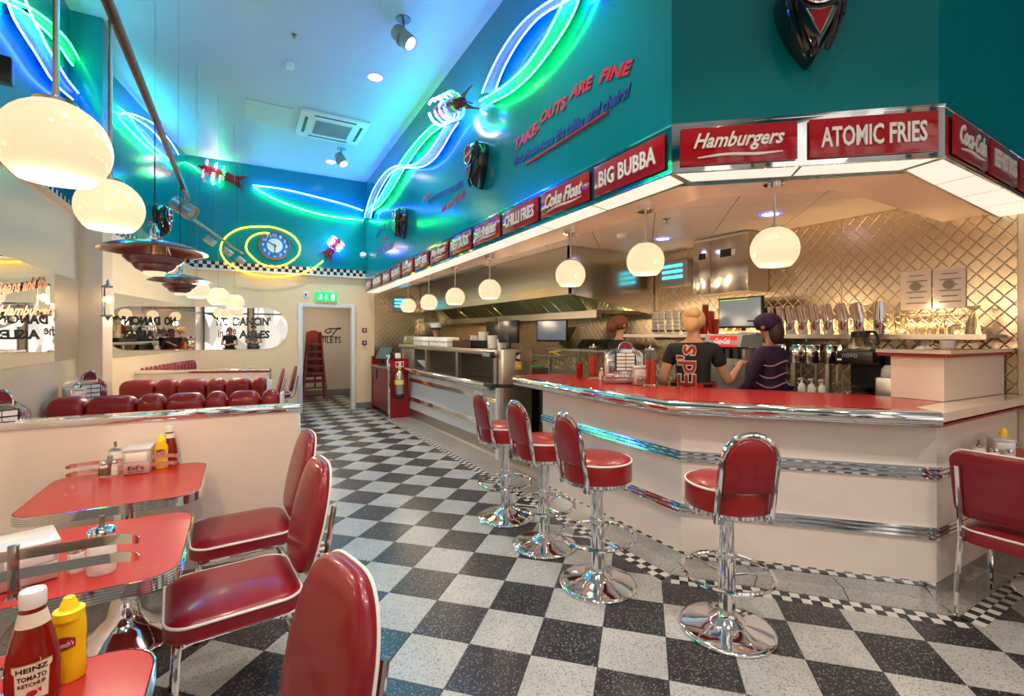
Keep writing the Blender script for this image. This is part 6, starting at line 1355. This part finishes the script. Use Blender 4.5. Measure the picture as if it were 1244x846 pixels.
# ================================================================== HIGH CHAIRS behind the door
hc0 = None
def high_chair(label, z, y, sc):
    s = thing('high_chair', label, 'high chair', (1.43, y, z), 0, 'stack of red high chairs'); rm = mat('red_wood', (.22,.012,.012), .35)
    for sx in (-1, 1):
        for y0, y1 in ((-.22, -.12), (.22, .12)):
            MB().rings([[(sx*(x0+dx), yy+dy, zz) for dx, dy in ((-.018,-.018),(.018,-.018),(.018,.018),(-.018,.018))] for x0, yy, zz in ((.245, y0, 0), (.185, y1, .72))]).build('leg', rm, s)
        MB().box(min(sx*.16,sx*.2), max(sx*.16,sx*.2), -.13, .15, .64, .67).build('armrest', rm, s)
    for z_ in (.12, .42): MB().box(-.225, .225, -.20, -.175, z_, z_+.035).build('front_bar', rm, s)
    MB().box(-.20,.20,-.15,.15,.44,.465).build('seat', rm, s)
    pa = [(-.185,.52)]+[(-.185*math.cos(a), .66+.09*math.sin(a)) for a in [PI*k/10 for k in range(11)]]+[(.185,.52)]
    MB().rings([[(x, .13, z_) for x, z_ in pa], [(x, .155, z_) for x, z_ in pa]]).build('curved_back', rm, s)
    MB().box(-.02,.02,-.16,-.15,.30,.60).build('black_strap', black_pl, s); s.scale = (sc, sc, 1); return s
for k in range(6): high_chair('red wooden high chair in the stack behind the door, %s' % ['lowest','second up','third up','fourth up','fifth up','topmost'][k], .0+.165*k, 11.45, 1-.055*k)
# fire bucket at kitchen
s = thing('red_bin', 'small red bucket on the floor behind the second stool', 'bucket', (*atz(650, 566, 0)[:2], 0)); MB().lathe([(.07,0),(.085,.01),(.095,.24),(.09,.24)], 20).build('bucket', red_paint, s); MB().box(-.03,.03,-.097,-.09,.1,.16).build('label', white_pl, s)
# ================================================================== PEOPLE
def skin_verts(chains, radii, sub=2):
    """chains: dict name->(pos), edges list; returns evaluated verts / faces of a skin + subdivision surface"""
    names = list(chains[0].keys()); vs = [chains[0][n] for n in names]; es = [(names.index(a), names.index(b)) for a, b in chains[1]]
    me = bpy.data.meshes.new('s'); me.from_pydata(vs, es, []); o = bpy.data.objects.new('s', me); C.objects.link(o)
    sk = o.modifiers.new('k', 'SKIN'); sk.use_smooth_shade = True; sk.branch_smoothing = .3
    for i, n in enumerate(names):
        r = radii[n]; v = me.skin_vertices[0].data[i]; v.radius = r if isinstance(r, tuple) else (r, r); v.use_root = (i == 0)
    ss = o.modifiers.new('u', 'SUBSURF'); ss.levels = sub; ss.render_levels = sub
    dg = bpy.context.evaluated_depsgraph_get(); ev = o.evaluated_get(dg); m2 = ev.to_mesh()
    V = [tuple(v.co) for v in m2.vertices]; Fs = [tuple(p.vertices) for p in m2.polygons]; ev.to_mesh_clear(); bpy.data.objects.remove(o); bpy.data.meshes.remove(me); return V, Fs
def lerp3(a, b, t): return tuple(a[i]+(b[i]-a[i])*t for i in range(3))
def person(label, loc, rz, H, pose, shirt, trousers, hairfn=None, skin=None, extra=None, sleeves=.55, name='person', slim=1.):
    """local frame: faces +y, height H; pose gives elbow and hand points (x, y, z) for 'L' (x<0) and 'R' (x>0)"""
    s = thing(name, label, 'person', loc, rz); k = H/1.70; sk = skin or skin_m; YS = .72
    P = dict(pelvis=(0,0,.93), waist=(0,0,1.06), chest=(0,.0,1.22), upper=(0,-.005,1.36), neck=(0,.0,1.46), nape=(0,.01,1.53), head=(0,.035,1.60), crown=(0,.03,1.665), jaw=(0,.085,1.555))
    R = dict(pelvis=.155, waist=.128, chest=.145, upper=.125, neck=.052, nape=.050, head=.088, crown=.070, jaw=.042)
    E = [('pelvis','waist'),('waist','chest'),('chest','upper'),('upper','neck'),('neck','nape'),('nape','head'),('head','crown'),('head','jaw')]
    for sd, sx in (('L',-1),('R',1)):
        sh = (sx*.165, 0, 1.385); el = pose[sd][0]; ha = pose[sd][1]
        P['sh'+sd] = sh; P['el'+sd] = el; P['fo'+sd] = lerp3(el, ha, .35); P['wr'+sd] = ha
        hd = lerp3(el, ha, 1+.085/max(.01, (Vector(ha)-Vector(el)).length)); P['ha'+sd] = hd
        R.update({'sh'+sd: .058, 'el'+sd: .040, 'fo'+sd: .040, 'wr'+sd: .027, 'ha'+sd: .031}); E += [('upper','sh'+sd),('sh'+sd,'el'+sd),('el'+sd,'fo'+sd),('fo'+sd,'wr'+sd),('wr'+sd,'ha'+sd)]
        P['hip'+sd] = (sx*.095,0,.86); P['kn'+sd] = (sx*.10,.02,.48); P['an'+sd] = (sx*.10,-.01,.08); P['to'+sd] = (sx*.105,.14,.035)
        R.update({'hip'+sd: .092, 'kn'+sd: .058, 'an'+sd: .042, 'to'+sd: .034}); E += [('pelvis','hip'+sd),('hip'+sd,'kn'+sd),('kn'+sd,'an'+sd),('an'+sd,'to'+sd)]
    def Pk(d): return {n: (v[0], v[1]/YS, v[2]) for n, v in d.items()}
    V, Fs = skin_verts((Pk(P), E), R)
    mb = MB(); mb.add([(x*k, y*YS*k, z*k) for x, y, z in V], Fs)
    # face and ears, fingers: joined to the body surface
    for sx in (-1, 1):
        mb.lathe([(.001,-.012),(.016,-.006),(.018,.004),(.010,.010),(.001,.012)], 10, Matrix.Translation((sx*.083*k,.02*k,1.605*k)) @ Matrix.Scale(1.5, 4, (0,0,1)) @ Matrix.Rotation(sx*PI/2, 4, 'Y'))
    mb.tube([(0,.100*k,1.625*k),(0,.120*k,1.592*k),(0,.105*k,1.58*k)], [.007*k,.013*k,.008*k], 8)
    for sd, sx in (('L',-1),('R',1)):
        el = Vector(P['el'+sd]); wr = Vector(P['wr'+sd]); d = (wr-el).normalized(); side = d.cross(Vector((0,0,1)));
        side = side.normalized() if side.length > .3 else Vector((0,1,0)); dn = d.cross(side).normalized()
        if dn.z > 0: dn = -dn
        base = wr+d*.075
        for q, (o_, ln) in enumerate(((-.028,.062),(-.010,.074),(.009,.070),(.027,.055))):
            b0 = base+side*o_; p1 = b0+d*ln*.45+dn*.010; p2 = b0+d*ln*.8+dn*.028; p3 = b0+d*ln*.9+dn*.046
            mb.tube([tuple(v*k) for v in (b0-d*.02, b0, p1, p2, p3)], [.010*k,.010*k,.009*k,.0085*k,.006*k], 8)
        b0 = wr+d*.025+side*(-.026*sx); mb.tube([tuple(v*k) for v in (b0, b0+d*.03-side*.020*sx+dn*.01, b0+d*.055-side*.024*sx+dn*.022)], [.012*k,.011*k,.008*k], 8)
    mb.build('body', sk, s, angle=80)
    for sx in (-1, 1): MB().lathe([(.001,-.011),(.009,-.006),(.011,0),(.009,.006),(.001,.011)], 10, Matrix.Translation((sx*.032*k,.096*k,1.62*k))).build('eye', white_pl, s); MB().lathe([(.001,0),(.005,0),(.005,.002)], 8, Matrix.Translation((sx*.032*k,.1065*k,1.62*k)) @ Matrix.Rotation(-PI/2,4,'X')).build('pupil', black_pl, s)
    MB().tube([(-.022*k,.108*k,1.553*k),(0,.118*k,1.55*k),(.022*k,.108*k,1.553*k)], [.004*k,.007*k,.004*k], 6).build('mouth', mat('lips', (.40,.10,.08), .5), s)
    # shirt
    Q = {n: P[n] for n in ('pelvis','waist','chest','upper','shL','shR')}; Q['collar'] = (0,0,1.445)
    RR = dict(pelvis=.168, waist=.150, chest=.163, upper=.142, shL=.076, shR=.076, collar=.062); EE = [('pelvis','waist'),('waist','chest'),('chest','upper'),('upper','collar'),('upper','shL'),('upper','shR')]
    Q['hem'] = (0,0,.88); RR['hem'] = .168; EE.append(('pelvis','hem'))
    for sd in 'LR':
        Q['sl'+sd] = lerp3(P['sh'+sd], P['el'+sd], sleeves if sleeves < 1 else .98); RR['sl'+sd] = .060 if sleeves < 1 else .052; EE.append(('sh'+sd, 'sl'+sd))
        if sleeves > 1: Q['cf'+sd] = lerp3(P['el'+sd], P['wr'+sd], .9); RR['cf'+sd] = .040; EE.append(('sl'+sd, 'cf'+sd))
    V, Fs = skin_verts((Pk(Q), EE), RR); mb = MB(); mb.add([(x*k, y*YS*k, z*k) for x, y, z in V], Fs); mb.build('shirt', shirt, s, angle=80)
    Q = {n: P[n] for n in ('pelvis','hipL','hipR','knL','knR')}; RR = dict(pelvis=.160, hipL=.105, hipR=.105, knL=.072, knR=.072, cuL=.062, cuR=.062)
    Q['cuL'] = lerp3(P['knL'], P['anL'], .9); Q['cuR'] = lerp3(P['knR'], P['anR'], .9)
    V, Fs = skin_verts((Pk(Q), [('pelvis','hipL'),('pelvis','hipR'),('hipL','knL'),('hipR','knR'),('knL','cuL'),('knR','cuR')]), RR); mb = MB(); mb.add([(x*k, y*YS*k, z*k) for x, y, z in V], Fs); mb.build('trousers', trousers, s, angle=80)
    for sd, sx in (('L',-1),('R',1)): MB().box(sx*.10*k-.045, sx*.10*k+.045, -.06*k, .19*k, 0, .065*k).build('shoe', black_pl, s, bevel=.025, seg=3)
    if hairfn: hairfn(s, k)
    if extra: extra(s, k)
    return s
def ell(mb, c, r, M=None, n=20, m=12, cut=None):
    rs = []
    for j in range(m+1):
        a = -PI/2+PI*j/m; rs.append([(c[0]+r[0]*max(math.cos(a),.01)*math.cos(2*PI*i/n), c[1]+r[1]*max(math.cos(a),.01)*math.sin(2*PI*i/n), c[2]+r[2]*math.sin(a)) for i in range(n)])
    k = mb.mark(); mb.rings(rs)
    if M is not None: mb.xf(k, M)
    return mb
shirt_blk = mat('black_tshirt', (.012,.012,.014), .8); tr_blk = mat('black_trousers', (.010,.010,.012), .8)
blond = mat('blond_hair', (.62,.40,.17), .5, bump=(90,.6,.004)); brown = mat('auburn_hair', (.20,.07,.025), .55, bump=(80,.6,.004)); purple = mat('purple_cloth', (.026,.008,.036), .85); white_c = mat('white_cotton', (.72,.70,.64), .8)
def hair_blond(s, k):
    mb = ell(MB(), (0,.012*k,1.635*k), (.098*k,.102*k,.098*k)); mb.build('hair', blond, s)
    ell(MB(), (0,-.06*k,1.685*k), (.068*k,.075*k,.06*k)).build('hair_bun', blond, s); ell(MB(), (-.01*k,-.075*k,1.61*k), (.062*k,.05*k,.085*k)).build('loose_hair', blond, s)
def ed_extra(s, k):
    M = Matrix.Translation((-.035, -.152*k, 1.245*k)) @ frame((0,0,0), (1,0,0), UP) @ Matrix.Rotation(PI/2, 4, 'Z')
    for nm, m_, b_, o_ in (('white_outline', text_wht, .055, 0), ('red_lettering', mat('shirt_red_print', (.55,.05,.03), .6), .015, .004)):
        mb = MB(); k0 = mb.mark(); text(mb, "Ed's", M, .34*k*(1.04 if o_ == 0 else 1), .155*k*(1.06 if o_ == 0 else 1), 0, b_, .004)
        # wrap the print round the back of the shirt
        for i in range(k0, len(mb.v)): x, y, z = mb.v[i]; mb.v[i] = (x, -math.sqrt(max(.0, 1-(x/(.20*k))**2))*.135*k-.012-o_, z)
        mb.build(nm, m_, s)
    mb = MB(); mb.rings([[(x*1.03, y*1.03, z) for x, y in [(.180*k*math.cos(a), .136*k*math.sin(a)) for a in [2*PI*j/32 for j in range(32)]]] for z in (1.055*k, 1.105*k)], False, False); mb.build('red_apron_band', mat('apron_red', (.42,.02,.02), .6), s)
    mb = MB(); mb.rings([[(.10*k,-.135*k,1.07*k),(.16*k,-.10*k,1.07*k),(.19*k,-.11*k,.62*k),(.13*k,-.14*k,.62*k)],[(.10*k,-.14*k,1.07*k),(.165*k,-.105*k,1.07*k),(.195*k,-.115*k,.62*k),(.13*k,-.145*k,.62*k)]]); mb.build('apron_tail', mat('apron_red', (.42,.02,.02), .6), s)
pb = at_depth(842, 400, 4.02)
person('blonde waitress seen from behind in a black T-shirt and red apron band', (pb.x, pb.y, 0), -math.radians(58), 1.68, {'L': ((-.25,-.03,1.10), (-.24,.16,.97)), 'R': ((.27,.06,1.10), (.34,.24,1.22))}, shirt_blk, tr_blk, hair_blond, extra=ed_extra)
def hair_cap(s, k):
    mb = MB(); ell(mb, (0,.025*k,1.645*k), (.102*k,.112*k,.085*k)); mb.build('purple_cap', purple, s); MB().rings([[(x*k, y*k, z*k) for x, y in [(-.07,.10),(-.05,.18),(.05,.18),(.07,.10)]] for z in (1.655, 1.665)]).build('cap_peak', purple, s)
    ell(MB(), (0,-.05*k,1.56*k), (.06*k,.06*k,.10*k)).build('dark_hair', mat('dark_brown_hair', (.03,.015,.01), .6), s)
def stripes(s, k):
    for z_ in (1.30, 1.20, 1.12, 1.02): mb = MB(); mb.tube([(.162*k*math.cos(a), .125*k*math.sin(a), z_*k+.02*math.sin(3*a)) for a in [PI*.75+PI*.9*j/14 for j in range(15)]], .006, 5); mb.build('pink_stripe', mat('pink_print', (.45,.2,.25), .7), s)
pp = at_depth(936, 430, 3.92)
person('person in a purple cap and dark purple striped hoodie leaning over the bar', (pp.x, pp.y, 0), math.radians(5), 1.64, {'L': ((-.25,.06,1.10), (-.14,.25,1.0)), 'R': ((.25,.08,1.10), (.14,.27,1.0))}, purple, tr_blk, hair_cap, skin=mat('deep_skin', (.28,.13,.08), .5), extra=stripes, sleeves=1.2)
def hair_au(s, k): ell(MB(), (0,.005*k,1.64*k), (.10*k,.105*k,.09*k)).build('hair', brown, s); ell(MB(), (0,-.09*k,1.60*k), (.06*k,.06*k,.07*k)).build('hair_tail', brown, s)
pr = at_depth(752, 430, 5.3)
person('auburn-haired cook in side view behind the bar jukebox', (pr.x, pr.y, 0), -math.radians(105), 1.68, {'L': ((-.26,.03,1.10), (-.20,.25,1.0)), 'R': ((.26,.03,1.10), (.20,.25,1.0))}, shirt_blk, tr_blk, hair_au)
def chef_hat(s, k):
    MB().lathe([(.104*k,0),(.106*k,.03*k),(.104*k,.085*k),(.07*k,.105*k),(.001,.11*k)], 24, Matrix.Translation((0,.015*k,1.655*k))).build('white_cap', white_c, s); MB().lathe([(.103*k,-.035*k),(.106*k,.004*k)], 24, Matrix.Translation((0,.012*k,1.655*k)), False).build('dark_cap_band', mat('navy_band', (.02,.02,.06), .6), s)
pc = at_depth(530, 420, 9.5)
person('chef in a white cap and white jacket at the far kitchen end', (pc.x, pc.y, 0), math.radians(25), 1.66, {'L': ((-.26,.03,1.10), (-.20,.25,1.0)), 'R': ((.26,.03,1.10), (.20,.25,1.0))}, white_c, tr_blk, chef_hat, extra=lambda s, k: MB().lathe([(.075*k,0),(.08*k,.02*k),(.07*k,.04*k)], 20, Matrix.Translation((0,0,1.44*k)), False).build('dark_neckerchief', mat('navy_band', (.02,.02,.06), .6), s))
# the two people seen in the mirror, standing behind the camera
person('person in a black top standing by the shop window, seen only in the mirror', (-.35, -1.3, 0), 0.2, 1.72, {'L': ((-.26,.03,1.10), (-.10,.25,1.1)), 'R': ((.26,.03,1.10), (.10,.25,1.1))}, shirt_blk, tr_blk, hair_au)
person('man in a grey shirt by the shop window, seen only in the mirror', (.45, -1.7, 0), -.1, 1.82, {'L': ((-.26,.03,1.10), (-.12,.25,1.1)), 'R': ((.26,.03,1.10), (.12,.25,1.1))}, mat('grey_shirt', (.12,.12,.13), .8), tr_blk, lambda s, k: ell(MB(), (0,.0,1.65*k), (.095*k,.09*k,.07*k)).build('short_hair', mat('dark_brown_hair', (.03,.015,.01), .6), s))
# ================================================================== fittings go one level under the part they sit on
SUB = {'label_lettering': ('label_face', 'red_label'), 'tomato_picture': ('label_face',), 'label_face': (), 'face_lettering': ('front_plate',), 'script_lettering': ('front_plate',), 'badge_lettering': ('oval_badge',), 'oval_rim': ('oval_badge',), 'triangle_rim': ('triangle_badge',),
       'lettering': ('sign_panel', 'brew_head'), 'underline_swash': ('sign_panel',), 'seat_piping': ('seat', 'seat_cushion'), 'lower_piping': ('seat',), 'back_piping': ('backrest',), 'ribbed_edge': ('tabletop',), 'header_script': ('red_header',), 'screen': ('screen_case',),
       'screen_glass': ('screen_case',), 'status_line': ('screen_case',), 'switch_label': ('yellow_switch',), 'printer_face': ('ticket_printer_box',), 'spout': ('chrome_lid',), 'numeral': ('blue_dial',), 'title_card': ('title_window',), 'crest_rim': ('top_crest',),
       'ring_spoke': ('foot_ring',), 'cup_print': ('paper_cup',), 'hair_bun': ('hair',), 'loose_hair': ('hair',), 'pupil': ('eye',), 'cap_peak': ('purple_cap',), 'nozzle': ('cap',), 'face_slot': ('silver_face',), 'napkins': ('body',), 'lens': ('lamp_head', 'dome'), 'rear_plate': ('monitor_case',), 'pan_ring': ('food_pan',)}
for root in [o for o in C.objects if o.parent is None and o.get('label')]:
    parts = list(root.children); by = {}
    for p in parts: by.setdefault(p.name.split('.')[0], []).append(p)
    used = {}
    for nm, hosts in SUB.items():
        for i, ch in enumerate(by.get(nm, [])):
            for h in hosts:
                if h in by:
                    hl = by[h]; ch.parent = hl[min(i, len(hl)-1)] if len(hl) > 1 else hl[0]; break
bpy.context.view_layer.update()
